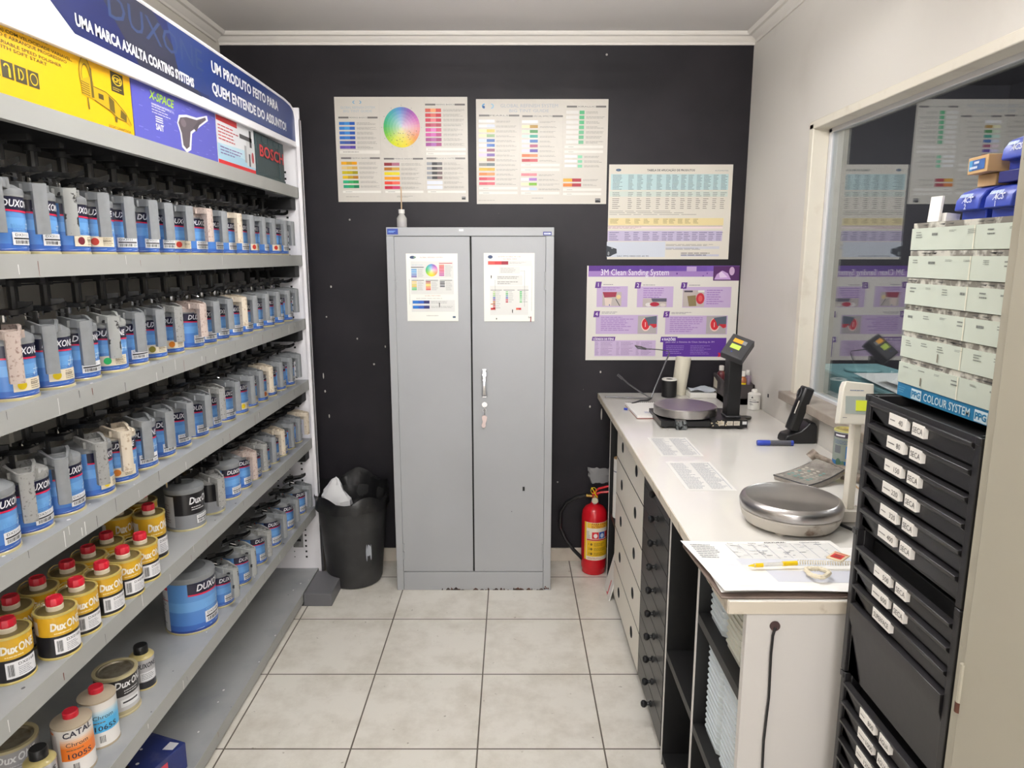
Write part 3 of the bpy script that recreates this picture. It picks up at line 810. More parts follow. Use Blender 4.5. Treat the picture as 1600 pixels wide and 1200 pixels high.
# fifth shelf, left part
def thinner(label, loc, rz, col, code, extra=None):
    rad, h = .0425, .128
    r = thing('thinner_can', label, 'can', loc, 0, local=True); r.rotation_euler.z = rz
    b = MB(); g = (176, 160, 136); Wt = (228, 224, 220)
    b.lathe([(rad-.004, 0), (rad+.0012, 0), (rad+.0012, .003), (rad, .005), (rad, h*.95), (rad+.001, h*.955), (rad+.001, h*.985), (rad-.004, h), (.02, h+.006), (.014, h+.008)], TINPR, 32, cols=[g, g, g, Wt, g, g, (186, 172, 150), (186, 172, 150), (186, 172, 150), g])
    a = Art(b, wrap(rad), TINPR, 1, du=.009); W = rad
    for k in range(5): a.rect(-.75*W, h*(.60+.04*k), 1.3*W, h*(.64+.04*k), tuple(int(c+(228-c)*(.25+.16*k)) for c in col), 1)
    a.rect(-.75*W, h*.34, 1.3*W, h*.60, col, 1)
    a.text('Chrom', -.45*W, h*.62, h*.085, (50, 46, 60), w=1.1*W, up=1, l=2); a.dashes(-.45*W, h*.58, .6*W, h*.52, 1, (120, 90, 60), l=2)
    a.text(code, -.40*W, h*.38, h*.10, (40, 40, 60), w=1.2*W, up=1, l=2, bold=.01)
    a.barcode(-.2*W, h*.12, .1*W, h*.27, n=7, l=2); a.rect(-2.3*W, h*.1, -.95*W, h*.85, (214, 208, 208), 1); a.dashes(-2.2*W, h*.8, -1.05*W, h*.15, 12, (130, 120, 130), l=2)
    a.rect(-2.2*W, h*.86, -1.1*W, h*.90, col, 2)
    if extra: a.text(extra, -.55*W, h*.80, h*.11, (40, 40, 60), w=1.5*W, up=1, l=3, bold=.02, slope=.1)
    b.build('can_body', r, origin=(0, 0, 0))
    b = MB(); b.lathe([(.017, h+.007), (.017, h+.019), (.0155, h+.021), (.0145, h+.020), (.0145, h+.0205)], REDC, 20); b.build('cap', r, origin=(0, 0, 0))
thinner('white can with orange band and red cap, hand lettered, on the fifth can shelf', (-1.055, 1.497, SZ[5]), -math.radians(52), (240, 126, 40), '1005S', 'CATAL')
thinner('white can with light blue band and red cap, next to the orange-banded can', (-1.05, 1.592, SZ[5]), -math.radians(50), (80, 180, 232), '1065S')
def tin(label, loc, rz, rad=.053, h=.116, white=True):
    r = thing('lidded_tin', label, 'tin', loc, 0, local=True); r.rotation_euler.z = rz
    b = MB(); g = (190, 178, 140); hi, lo = ((38, 34, 36), (206, 204, 204)) if white else ((168, 166, 168), (110, 108, 112))
    b.lathe([(rad-.004, 0), (rad+.0018, 0), (rad+.0018, .004), (rad, .006), (rad, h*.14), (rad, h*.5), (rad, h*.93), (rad+.0022, h*.94), (rad+.0022, h), (rad-.006, h), (rad-.007, h-.005)], TINPR, 36, cols=[g, g, g, g, lo, hi, g, g, g, g, g])
    a = Art(b, wrap(rad), TINPR, 1, du=.01); W = rad
    a.text('Dux', -.5*W, h*.72, h*.16, (240, 240, 240), w=.78*W, up=1, bold=.025, shear=.2, l=2); a.text('ONE', .32*W, h*.72, h*.16, (240, 240, 240), w=.75*W, up=1, bold=.025, shear=.2, l=2)
    a.dashes(-.1*W, h*.66, .8*W, h*.54, 2, (210, 210, 210), l=2)
    a.rect(-.3*W, h*.24, .7*W, h*.42, (236, 236, 236), 2); a.rect(-.2*W, h*.33, .6*W, h*.37, (50, 50, 54), 3)
    a.rect(-2.1*W, h*.15, -1.0*W, h*.85, (214, 210, 212), 1); a.rect(-2.1*W, h*.7, -1.0*W, h*.74, (190, 40, 80), 2); a.dashes(-2.0*W, h*.6, -1.1*W, h*.2, 6, (150, 150, 160), l=2)
    b.build('can_body', r, origin=(0, 0, 0))
    b = MB(); b.lathe([(rad-.0075, h-.008), (rad-.0075, h-.002), (rad-.012, h-.001), (rad-.014, h-.005), (.001, h-.004)], TIN, 32); b.build('lid', r, origin=(0, 0, 0))
tin('black and white paint tin with dirty flat metal lid, beside the light blue banded can', (-1.075, 1.718, SZ[5]), -math.radians(36))
tin('grey lidded tin behind the small black-capped can, leftmost on the fifth can shelf', (-1.165, 1.445, SZ[5]), -math.radians(60), white=False)
def bcap(label, loc, rz):
    rad, h = .032, .098
    r = thing('small_can', label, 'can', loc, 0, local=True); r.rotation_euler.z = rz
    b = MB(); g = (196, 180, 120)
    b.lathe([(rad-.003, 0), (rad+.001, 0), (rad+.001, .003), (rad, .004), (rad, h*.25), (rad, h*.93), (rad+.001, h*.95), (rad-.003, h), (.018, h+.004)], TINPR, 28, cols=[g, g, g, (50, 50, 54), (196, 194, 196), g, g, g, g])
    a = Art(b, wrap(rad), TINPR, 1, du=.008); W = rad
    a.text('DUXONE', -.8*W, h*.68, h*.14, (50, 50, 60), w=1.8*W, up=1, bold=.02, shear=.2, l=2); a.rect(-.5*W, h*.28, .9*W, h*.55, (234, 234, 236), 2); a.dashes(-.4*W, h*.52, .8*W, h*.32, 4, (120, 120, 120), l=3)
    b.build('can_body', r, origin=(0, 0, 0))
    b = MB(); b.lathe([(.019, h+.004), (.019, h+.024), (.017, h+.027), (.001, h+.027)], BLK, 20); b.build('cap', r, origin=(0, 0, 0))
bcap('small silver can with black cap behind the black and white tin', (-1.06, 1.822, SZ[5]), -math.radians(45))
bcap('small silver can with black cap at the left end, in front of the grey tin', (-1.07, 1.400, SZ[5]), -math.radians(50))
# blue box on the bottom shelf
b = MB(); M = Matrix.Translation((-1.09, 1.83, SZ[6])) @ Matrix.Rotation(-.35, 4, 'Z')
b.box(-.07, .07, -.09, .09, .001, .085, mat('navy_box_card', (30, 44, 104), .5, rgb2=(60, 66, 110), vs=14, thr=(.5, .6)), M=M)
a = Art(b, lambda x, y, l: M @ Vector((x, y, .0853+l*.0003)), PRINT, 1)
a.circ(.01, -.03, .005, .005, (236, 236, 236)); a.circ(-.03, .02, .004, .004, (236, 236, 236)); a.poly([(.03, .04), (.06, .05), (.055, .08), (.025, .075)], (216, 216, 220)); a.rect(-.07, -.09, -.0, -.045, (20, 20, 24))
a = Art(b, lambda x, y, l: M @ Vector((.0703+l*.0003, x, y)), PRINT, 1)
a.rect(-.06, .02, .02, .07, (200, 60, 80)); a.dashes(-.05, .06, .01, .03, 3, (230, 230, 230))
tag(b.build('cardboard_box', bevel=.0015), 'dark blue printed box lying on the bottom shelf of the rack', 'box')

# boxes on the top shelf
def shelf_box(name, y0, y1, h, base, label, art, depth=.26, top=None):
    z = SZ[0]
    b = MB(); b.box(-.985-depth, -.985, y0, y1, z+.001, z+h, base)
    a = Art(b, lambda x, y, l: Vector((-.985+l*.0005, x, y)), PRINT, 1)
    art(a)
    return tag(b.build(name, bevel=0, smooth=False), label, 'box')
YB_ = mat('yellow_card', (244, 190, 10), .4)
def art_y(a):
    K = (60, 48, 30); z = SZ[0]
    for i, t in enumerate(['DORA DE 7" / 9" (180 mm/ 230 mm) CON VELOCIDAD VARIABLE,', 'CONTROLADO Y ARRANQUE SUAVE', 'DE 7" / 9" (180 mm/ 230 mm) COM VELOCIDADE VARIAVEL,', 'MENTO CONTROLADO E ARRANQUE PROGRESSIVO', 'RIGHT ANGLE VARIABLE SPEED POLISHER', 'ING SYSTEM WITH SOFT START']):
        wd = [.40, .28, .40, .36, .32, .26][i]
        a.text(t, 1.665-wd-(.015, .08, .0, .02, .04, .09)[i], 2.050-i*.0098-(i//2)*.0028, .0062, K, w=wd, up=1, l=1, bold=.01)
    for i in range(4):
        x = 1.395+i*.038; a.rect(x, 1.941, x+.033, 1.973, (70, 62, 34), 1)
        if i == 3: a.ring(x+.0165, 1.957, .012, .012, .8, (240, 200, 40), 2)
        elif i == 2: a.ring(x+.014, 1.957, .010, .011, .7, (240, 200, 40), 2, a0=-1.5, a1=1.5); a.rect(x+.008, 1.947, x+.012, 1.968, (240, 200, 40), 2)
        elif i == 1: a.rect(x+.018, 1.944, x+.024, 1.961, (240, 200, 40), 2); a.ring(x+.014, 1.961, .009, .008, .6, (240, 200, 40), 2, a0=0, a1=3)
        else: a.ring(x+.014, 1.957, .010, .01, .7, (240, 200, 40), 2)
    # polisher drawing: big D handle, body, tapering head
    G, G2, G3 = (104, 86, 26), (206, 168, 16), (78, 64, 24)
    a.ring(1.712, 2.008, .024, .042, .62, G2, 1.5, 20); a.ring(1.712, 2.008, .025, .0435, .93, G, 2, 20); a.ring(1.712, 2.008, .016, .028, .9, G, 2.1, 20)
    a.poly([(1.690, 1.965), (1.738, 1.962), (1.742, 2.0), (1.730, 2.012), (1.692, 1.998)], G2, 2.2)
    for k in range(6): a.line(1.691, 1.969+k*.005, 1.722, 1.967+k*.005, .0016, G3, 3)
    a.poly([(1.728, 1.965), (1.738, 1.966), (1.736, 2.03), (1.728, 2.036)], G, 3)
    a.poly([(1.738, 1.962), (1.738, 1.992), (1.79, 1.99), (1.83, 1.978), (1.875, 1.955), (1.895, 1.932), (1.89, 1.926), (1.872, 1.936), (1.835, 1.938), (1.80, 1.95)], G2, 2)
    for p, q in [((1.738, 1.992), (1.79, 1.99)), ((1.79, 1.99), (1.83, 1.978)), ((1.83, 1.978), (1.875, 1.955)), ((1.875, 1.955), (1.895, 1.932)), ((1.738, 1.962), (1.80, 1.95)), ((1.80, 1.95), (1.835, 1.938)), ((1.835, 1.938), (1.872, 1.936))]: a.line(*p, *q, .002, G, 3)
    a.rect(1.756, 1.969, 1.777, 1.981, G3, 3); a.poly([(1.80, 1.952), (1.80, 1.984), (1.822, 1.976), (1.822, 1.946)], G, 3); a.poly([(1.845, 1.942), (1.85, 1.962), (1.875, 1.952), (1.872, 1.937)], G, 3)
    a.line(1.712, 1.962, 1.714, 1.936, .005, G, 2); a.poly([(1.82, 1.94), (1.832, 1.94), (1.828, 1.926), (1.82, 1.928)], G, 3)
    a.rect(1.818, 2.000, 1.874, 2.047, (60, 54, 28), 1); a.ring(1.846, 2.030, .022, .013, .82, (240, 204, 40), 2); a.text('CFS', 1.829, 2.0245, .011, (240, 204, 40), w=.033, up=1, l=2, bold=.03)
    a.dashes(1.823, 2.012, 1.87, 2.003, 2, (220, 190, 60), l=2)
    a.text('SOLDAT GARANTIZADA', 1.79, 1.911, .006, K, w=.10, up=1, l=1)
shelf_box('polisher_box', .95, 1.908, .235, YB_, 'yellow polisher carton with a line drawing of the tool, leftmost on the rack top shelf', art_y)
def art_p(a):
    for k in range(46):
        x, z = R.uniform(1.93, 2.41), R.uniform(1.915, 2.07); a.dashes(x, z, x+.025, z+.006, 1, (122, 124, 204), l=1)
    a.text('X-SPACE', 2.0, 2.022, .022, (168, 214, 40), w=.145, up=1, l=2, shear=.3, bold=.02)
    a.dashes(2.01, 2.014, 2.15, 1.985, 4, (214, 214, 236), l=2); a.text('LIXADEIRA ROTO ORBITAL', 2.01, 2.006, .007, (214, 214, 236), w=.13, up=1, l=3)
    a.text('SAIT', 2.025, 1.945, .016, (236, 236, 244), w=.045, up=1, l=2, bold=.03)
    for k in range(3): a.rect(2.027, 1.966+k*.006, 2.068, 1.969+k*.006, (236, 236, 244), 2)
    # the sander drawing
    W, D, D2 = (226, 226, 234), (92, 84, 90), (72, 66, 74)
    a.poly([(2.155, 1.985), (2.17, 2.01), (2.22, 2.02), (2.29, 2.024), (2.37, 2.045), (2.375, 2.030), (2.31, 2.0), (2.25, 1.97), (2.235, 1.92), (2.205, 1.908), (2.175, 1.92), (2.17, 1.96)], W, 1.5)
    a.poly([(2.163, 1.987), (2.177, 2.004), (2.22, 2.013), (2.29, 2.017), (2.355, 2.037), (2.36, 2.030), (2.305, 2.004), (2.24, 1.974), (2.225, 1.928), (2.204, 1.918), (2.185, 1.927), (2.18, 1.96)], D, 2)
    a.circ(2.195, 1.992, .018, .012, (120, 110, 116), 3); a.poly([(2.26, 1.99), (2.3, 2.015), (2.32, 2.02), (2.28, 1.98)], D2, 3)
shelf_box('sander_box', 1.912, 2.436, .225, mat('violet_card', (88, 90, 182), .45), 'violet sander carton with green lettering, between the yellow and the red-white cartons', art_p)
def art_r(a):
    a.rect(2.44, 1.906, 2.785, 1.922, (214, 30, 44), 1); a.rect(2.44, 1.922, 2.785, 1.975, (168, 206, 226), 1); a.rect(2.44, 2.048, 2.62, 2.075, (206, 34, 46), 1)
    a.poly([(2.44, 1.975), (2.785, 1.985), (2.785, 1.94), (2.6, 1.955)], (190, 220, 234), 1.5)
    a.dashes(2.45, 2.04, 2.66, 1.985, 5, (200, 80, 90), l=2); a.dashes(2.46, 1.97, 2.68, 1.94, 3, (120, 90, 150), l=2)
    a.rect(2.64, 2.02, 2.76, 2.035, (70, 70, 74), 2); a.rect(2.735, 2.0, 2.755, 2.06, (60, 60, 66), 2); a.rect(2.68, 1.94, 2.70, 2.0, (170, 172, 176), 2); a.rect(2.72, 1.93, 2.735, 1.975, (70, 70, 76), 2)
    a.rect(2.70, 1.93, 2.785, 2.02, (210, 212, 214), 1.7); a.circ(2.76, 1.965, .012, .02, (180, 60, 70), 2)
shelf_box('tool_carton', 2.440, 2.785, .19, mat('white_card', (224, 226, 230), .45), 'white carton with red stripe and tool picture, between the violet carton and the green case', art_r)
# dark green tool case
b = MB(); GC = mat('green_case_plastic', (44, 64, 68), .5, bump=.04)
b.box(-1.22, -.985, 2.792, 3.135, SZ[0]+.001, SZ[0]+.165, GC)
for k in range(5):
    b.box(-.986, -.982, 2.80+k*.068, 2.85+k*.068, SZ[0]+.005, SZ[0]+.16, GC) if k in (0, 4) else b.box(-.986, -.983, 2.80+k*.068, 2.85+k*.068, SZ[0]+.135, SZ[0]+.16, GC)
b.box(-1.0, -.98, 2.80, 3.13, SZ[0]+.001, SZ[0]+.012, GC)
case = b.build('tool_case', bevel=.003); tag(case, 'dark green plastic tool case with red lettering, rightmost on the rack top shelf', 'case')
b = MB(); a = Art(b, lambda x, y, l: Vector((-.9815+l*.0006, x, y)), PRINT, 1)
a.text('BOSCH', 2.832, 1.985, .042, (196, 40, 48), w=.285, up=1, l=1, bold=.02, slope=-.0)
b.build('lettering', case, smooth=False)

# ============================================================ STEEL CABINET
cab = thing('steel_cabinet', 'tall grey two-door steel cabinet against the black wall', 'cabinet', (-.185, 3.33, 0))
x0, x1, yc0, yc1, H = -.558, .187, 3.16, 3.47, 1.725
b = MB()
b.box(x0, x1, yc0+.022, yc1, .0, H, GREYM)
b.box(x0, x0+.033, yc0, yc0+.021, 0, H-.0385, GREYM); b.box(x1-.036, x1, yc0, yc0+.021, 0, H-.0385, GREYM)
b.box(x0, x1, yc0, yc0+.021, H-.038, H, GREYM); b.box(x0+.0335, x1-.0365, yc0+.001, yc0+.021, 0, .093, GREYM)
# chipped paint and rust along the foot
a = Art(b, plane_fn((0, 0, 1, 1), (0, yc0+.001, 0), (1, 0, 0), (0, 0, 1), (0, -1, 0)), PRINT, eps=.0004)
for k in range(34):
    x = R.uniform(-.36, .13); wd = R.uniform(.006, .03); hh = R.uniform(.003, .016)
    a.poly([(x, 1), (x+wd, 1), (x+wd*.8, 1-hh*.6), (x+wd*.5, 1-hh), (x+wd*.2, 1-hh*.5)], R.choice([(70, 44, 34), (56, 40, 36), (96, 60, 44)]), 1)
for k in range(6): 
    x = x1-.02+R.uniform(-.01, .01); z = R.uniform(0, .03); a.circ(x, 1-z, .004, .004, (90, 56, 42), 3, 7)
b.build('cabinet_body', cab, bevel=.002)
BL = mat('door_gap_black', (18, 18, 18), .8)
b = MB(); b.box(-.188, -.180, yc0+.012, yc0+.02, .09, H-.038, BL); b.box(x0+.033, x1-.036, yc0+.016, yc0+.0215, .09, H-.038, BL); b.build('door_gap', cab)
def door(xa, xb, dent):
    b = MB()
    # sheet door with gentle dents
    nx, nz = 14, 34; za, zb = .097, H-.0405
    v = []
    for j in range(nz+1):
        for i in range(nx+1):
            x = xa+(xb-xa)*i/nx; z = za+(zb-za)*j/nz
            y = yc0+.003
            if 0 < i < nx and 0 < j < nz:
                for (dx, dz, rr, am) in dent: y += am*math.exp(-(((x-dx)/rr)**2+((z-dz)/(rr*1.8))**2))
            v.append((x, y, z))
    f = [(j*(nx+1)+i, j*(nx+1)+i+1, (j+1)*(nx+1)+i+1, (j+1)*(nx+1)+i) for j in range(nz) for i in range(nx)]
    b.add(v, f, GREYM)
    for (a0, a1, c0, c1) in ((xa, xa, za, zb), (xb, xb, za, zb)): b.box(a0-.0005, a0+.0005, yc0+.003, yc0+.018, c0, c1, GREYM)
    b.box(xa, xb, yc0+.003, yc0+.018, za-.0005, za+.0005, GREYM); b.box(xa, xb, yc0+.003, yc0+.018, zb-.0005, zb+.0005, GREYM)
    return b.build('door', cab, ang=60)
d1 = door(-.5235, -.1885, [(-.27, .55, .10, .006), (-.40, .28, .05, -.004), (-.33, 1.0, .12, .003)])
d2 = door(-.1795, .1495, [(.02, .35, .12, .004), (-.05, 1.0, .12, -.003), (.10, .15, .05, .004)])
for dd, xh in ((d1, -.522), (d2, .148)):
    for z in (1.49, .20):
        b = MB(); b.cyl((xh, yc0+.002, z-.04), (xh, yc0+.002, z-.002), .0045, GREYM, 8); b.cyl((xh, yc0+.002, z+.002), (xh, yc0+.002, z+.04), .0045, GREYM, 8); b.build('hinge', dd)
b = MB()
v = []; f = []
zs = [1.085, 1.07, 1.045, 1.02, .99, .97, .962]; ws = [.012, .013, .009, .0065, .010, .013, .012]; ys = [.004, .014, .026, .03, .026, .014, .004]
for z, wd, y in zip(zs, ws, ys):
    v += [(-.127-wd, yc0-y+.006, z), (-.127-wd*.6, yc0-y, z), (-.127+wd*.6, yc0-y, z), (-.127+wd, yc0-y+.006, z)]
for k in range(6):
    for j in range(3): f.append((4*k+j, 4*k+j+1, 4*k+j+5, 4*k+j+4))
b.add(v, f, CHROME); b.box(-.136, -.118, yc0-.003, yc0+.003, 1.07, 1.09, CHROME); b.box(-.136, -.118, yc0-.003, yc0+.003, .958, .972, CHROME)
b.build('handle', d2)
b = MB(); b.cyl((-.127, yc0+.003, .924), (-.127, yc0-.006, .924), .0125, CHROME, 18); b.box(-.1285, -.1255, yc0-.0065, yc0-.005, .912, .924, BLKM); b.build('lock', d2)
b = MB(); a = Art(b, plane_fn((0, 0, 1, 1), (0, yc0, 0), (1, 0, 0), (0, 0, 1), (0, -1, 0)), PRINT, eps=.0005)
b.box(-.553, -.505, yc0-.0012, yc0, 1.694, 1.719, NAVY)
a2 = Art(b, plane_fn((0, 0, 1, 1), (-.553, yc0-.0013, 1.694), (.048, 0, 0), (0, 0, .025), (0, -1, 0)), PRINT)
a2.rect(0, 0, 1, 1, (40, 66, 150), 1); a2.dashes(.12, .35, .9, .7, 2, (130, 170, 226), l=2, t=.7, fill=1)
b.build('maker_plate', cab, smooth=False)
b = MB(); a2 = Art(b, plane_fn((0, 0, 1, 1), (.138, yc0-.0005, 1.69), (.037, 0, 0), (0, 0, .016), (0, -1, 0)), PRINT)
a2.rect(0, 0, 1, 1, (48, 54, 130), 1); a2.rect(.1, .3, .9, .75, (220, 226, 240), 2); a2.dashes(.12, .35, .88, .7, 1, (60, 80, 150), l=3)
b.build('maker_plate', cab, smooth=False)
b = MB(); b.tube([(-.127, yc0-.006, .918), (-.127, yc0-.010, .905), (-.1265, yc0-.006, .89), (-.127, yc0-.004, .872)], .0012, CHROME, 6)
b.tube([(-.127+.008*math.cos(t), yc0-.005, .897+.008*math.sin(t)) for t in [2*PI*k/14 for k in range(14)]], .001, CHROME, 5, closed=True)
b.box(-.129, -.125, yc0-.008, yc0-.006, .905, .924, CHROME); b.build('key', d2)
tagk = MB(); tagk.prism([(-.140, .862), (-.138, .871), (-.125, .873), (-.115, .866), (-.117, .85), (-.123, .835), (-.122, .822), (-.128, .813), (-.138, .815), (-.142, .826), (-.136, .842)], -(yc0-.002), -(yc0-.008), mat('pink_key_tag', (226, 206, 202), .6), M=Matrix(((1, 0, 0, 0), (0, 0, -1, 0), (0, 1, 0, 0), (0, 0, 0, 1))))
tag(tagk.build('key_tag', bevel=.001), 'pale pink key tag hanging from the lock of the grey cabinet', 'key tag')
b = MB(); b.box(.05, .06, yc0+.0005, yc0+.0025, .505, .525, BLKM); b.box(-.003, -.0, yc0+.0015, yc0+.0025, .40, .403, BLKM)
b.box(-.235, -.215, yc0-.001, yc0, 1.708, 1.717, mat('paper_scrap', (230, 230, 228), .8)); b.build('chipped_paint', cab)

# sheets taped on the doors
def sheet(name, label, cat, x0, x1, z0, z1, y, fn, m=PRINT, box=(0, 0, 100, 100), bg=(238, 238, 232), th=.0006):
    b = MB(); b.box(x0, x1, y-th, y, z0, z1, m, bg)
    a = Art(b, plane_fn(box, (x0, y-th, z0), (x1-x0, 0, 0), (0, 0, z1-z0), (0, -1, 0)), m, eps=.00035)
    fn(a); return tag(b.build(name, smooth=False), label, cat)
def wheel(a, cx, cy, rx, ry, L=1):
    import colorsys
    n = 36; rr = 6
    for i in range(n):
        for j in range(rr):
            t0, t1 = 2*PI*i/n, 2*PI*(i+1)/n; r0, r1 = j/rr, (j+1)/rr
            ang = (t0+t1)/2  # 0 = right, clockwise since y runs down
            d = math.degrees(ang)
            keys = [(0, (232, 160, 176)), (35, (228, 150, 90)), (75, (236, 214, 30)), (120, (214, 220, 30)), (160, (110, 190, 60)), (190, (60, 176, 110)), (225, (70, 176, 170)), (262, (90, 150, 214)), (300, (150, 90, 176)), (330, (206, 110, 190)), (360, (232, 160, 176))]
            for (q0, c0), (q1, c1) in zip(keys, keys[1:]):
                if q0 <= d <= q1:
                    t = (d-q0)/(q1-q0); c = [c0[k]+(c1[k]-c0[k])*t for k in range(3)]; break
            t = ((j+.5)/rr)
            c = [232+(c[k]-232)*min(1, .12+t*.95) for k in range(3)]
            P = lambda r, g: (cx+rx*r*math.cos(g), cy+ry*r*math.sin(g))
            if j == 0: a.poly([P(0, 0), P(r1, t0), P(r1, t1)], c, L)
            else: a.poly([P(r0, t0), P(r1, t0), P(r1, t1), P(r0, t1)], c, L)
TG = (150, 146, 140)
def swr(a, x, y, w, h, cols, l=1):
    for i, c in enumerate(cols): a.rect(x+w*i/len(cols), y, x+w*(i+1)/len(cols), y+h, c, l)
def hdr(a, x0, x1, y, t='MIXING BASICS', h=18):
    a.rect(x0, y-h/2, x1, y+h/2, (112, 108, 106), 1); m = (x0+x1)/2; q = (x1-x0)*.24
    a.rect(m-q, y-h/2, m+q, y+h/2, (216, 212, 204), 2); a.text(t, m, y+h*.35, h*.7, (70, 66, 66), w=q*1.9, align='c', l=3)
def art_p1(a):
    for sx in (-1, 1): a.ring(310+sx*24, 112, 20, 16, .6, (96, 170, 206), 2, 12, PI*.5 if sx < 0 else -PI*.5, PI*1.5 if sx < 0 else PI*.5)
    a.text('GLOBAL REFINISH SYSTEM', 315, 178, 24, (176, 190, 200), w=350, align='c'); a.text('BIG TINT GUIDE', 315, 214, 24, (176, 190, 200), w=290, align='c')
    B = [(52, 116, 196), (66, 140, 210), (40, 84, 176)]
    for x in (535, 990): a.rect(x, 60, x+2, 1060, (196, 192, 184), 1)
    hdr(a, 115, 515, 268)
    bl = [[(52, 120, 200), (70, 146, 214), (44, 92, 180)], [(56, 130, 204), (74, 154, 216), (46, 100, 184)], [(50, 108, 194), (70, 140, 212), (44, 88, 176)], [(52, 112, 196), (60, 126, 206), (44, 80, 170)], [(60, 96, 170), (66, 90, 164), (52, 60, 140)], [(100, 84, 170), (110, 90, 176), (84, 60, 150)]]
    for i, c in enumerate(bl): swr(a, 120, 312+i*49, 160, 32, c); a.dashes(298, 316+i*49, 510, 344+i*49, 3, TG, fill=1)
    a.rect(115, 605, 525, 640, (232, 228, 220), 1); a.dashes(150, 612, 330, 632, 1, TG)
    wheel(a, 758, 368, 187, 208)
    for k in range(22):
        t = R.uniform(.2, 2.6); q = R.uniform(.3, .9); a.circ(758+187*q*math.cos(t), 368+208*q*math.sin(t), 5, 4, (80, 70, 70), 2, 6)
    for k in range(12): a.text(str((k*3+5) % 36), 758+205*math.cos(k*PI/6)-6, 368+226*math.sin(k*PI/6)+5, 9, (110, 110, 110))
    hdr(a, 1000, 1405, 136, 'MIXING BASICS')
    rd = [[(206, 84, 64), (240, 156, 104), (200, 70, 60)], [(204, 44, 62), (222, 110, 100), (190, 40, 56)], [(200, 48, 76), (226, 120, 130), (188, 40, 66)], [(180, 50, 80), (196, 80, 110), (170, 44, 70)], [(206, 60, 140), (222, 120, 190), (200, 56, 110)], [(196, 60, 150), (206, 100, 180), (176, 50, 120)], [(160, 50, 130), (176, 90, 160), (150, 44, 110)], [(150, 50, 140), (170, 90, 176), (160, 50, 120)]]
    for i, c in enumerate(rd): swr(a, 1000, 176+i*50, 162, 36, c); a.dashes(1182, 180+i*50, 1400, 208+i*50, 3, TG, fill=1)
    for k, (c) in enumerate([(226, 222, 216)]*2): a.rect(1003, 580+k*46, 1408, 606+k*46, (234, 231, 224), 1); a.dashes(1020, 586+k*46, 1110, 600+k*46, 1, TG)
    hdr(a, 125, 525, 686); hdr(a, 565, 968, 692); hdr(a, 1003, 1402, 688, 'BLACKS & WHITES')
    yl = [[(238, 172, 30), (206, 160, 50), (240, 166, 20)], [(226, 200, 140), (220, 190, 110), (210, 170, 90)], [(208, 190, 30), (196, 176, 20), (160, 150, 20)], [(224, 186, 20), (190, 156, 30), (176, 120, 30)], [(40, 170, 120), (50, 160, 90), (30, 140, 70)], [(30, 160, 120), (40, 160, 100), (10, 120, 80)]]
    for i, c in enumerate(yl): swr(a, 125+i*3, 722+i*49, 162, 32, c); a.dashes(305+i*2, 726+i*49, 515, 752+i*49, 3, TG, fill=1)
    r2 = [[(140, 40, 50), (176, 110, 130)], [(176, 110, 30), (206, 160, 60)], [(236, 214, 20), (238, 220, 40)], [(242, 160, 20), (236, 150, 30)], [(224, 60, 40), (236, 100, 80)], [(200, 20, 60), (206, 60, 110)]]
    for i, c in enumerate(r2): swr(a, 566, 733+i*49, 158, 32, c); a.dashes(740, 738+i*49, 962, 764+i*49, 3, TG, fill=1)
    for i in range(4): swr(a, 1005, 728+i*49, 160, 30, [(150, 152, 158), (40, 40, 44), (90+i*8, 88, 90)]); 
    for i in range(2): a.rect(1005, 924+i*49, 1165, 960+i*49, (226, 230, 240), 1)
    for i in range(6): a.dashes(1180, 732+i*49, 1395, 758+i*49, 3, TG, fill=1)
    for x in (130, 570, 1010): a.rect(x, 1026, x+395, 1050, (236, 233, 226), 1); a.dashes(x+30, 1032, x+130, 1046, 1, TG)
    a.dashes(160, 1084, 400, 1096, 1, TG); a.dashes(690, 1078, 870, 1100, 2, TG)
    a.rect(1362, 1090, 1402, 1120, (50, 50, 54), 1); a.text('PPG', 1365, 1104, 10, (220, 220, 220), w=34)
sheet('wall_poster', 'white colour guide poster with round colour wheel on the black wall', 'poster', -.844, -.212, 1.859, 2.342, YB-.001, art_p1, GLOSSY, (80, 58, 1430, 1145), (212, 207, 198))
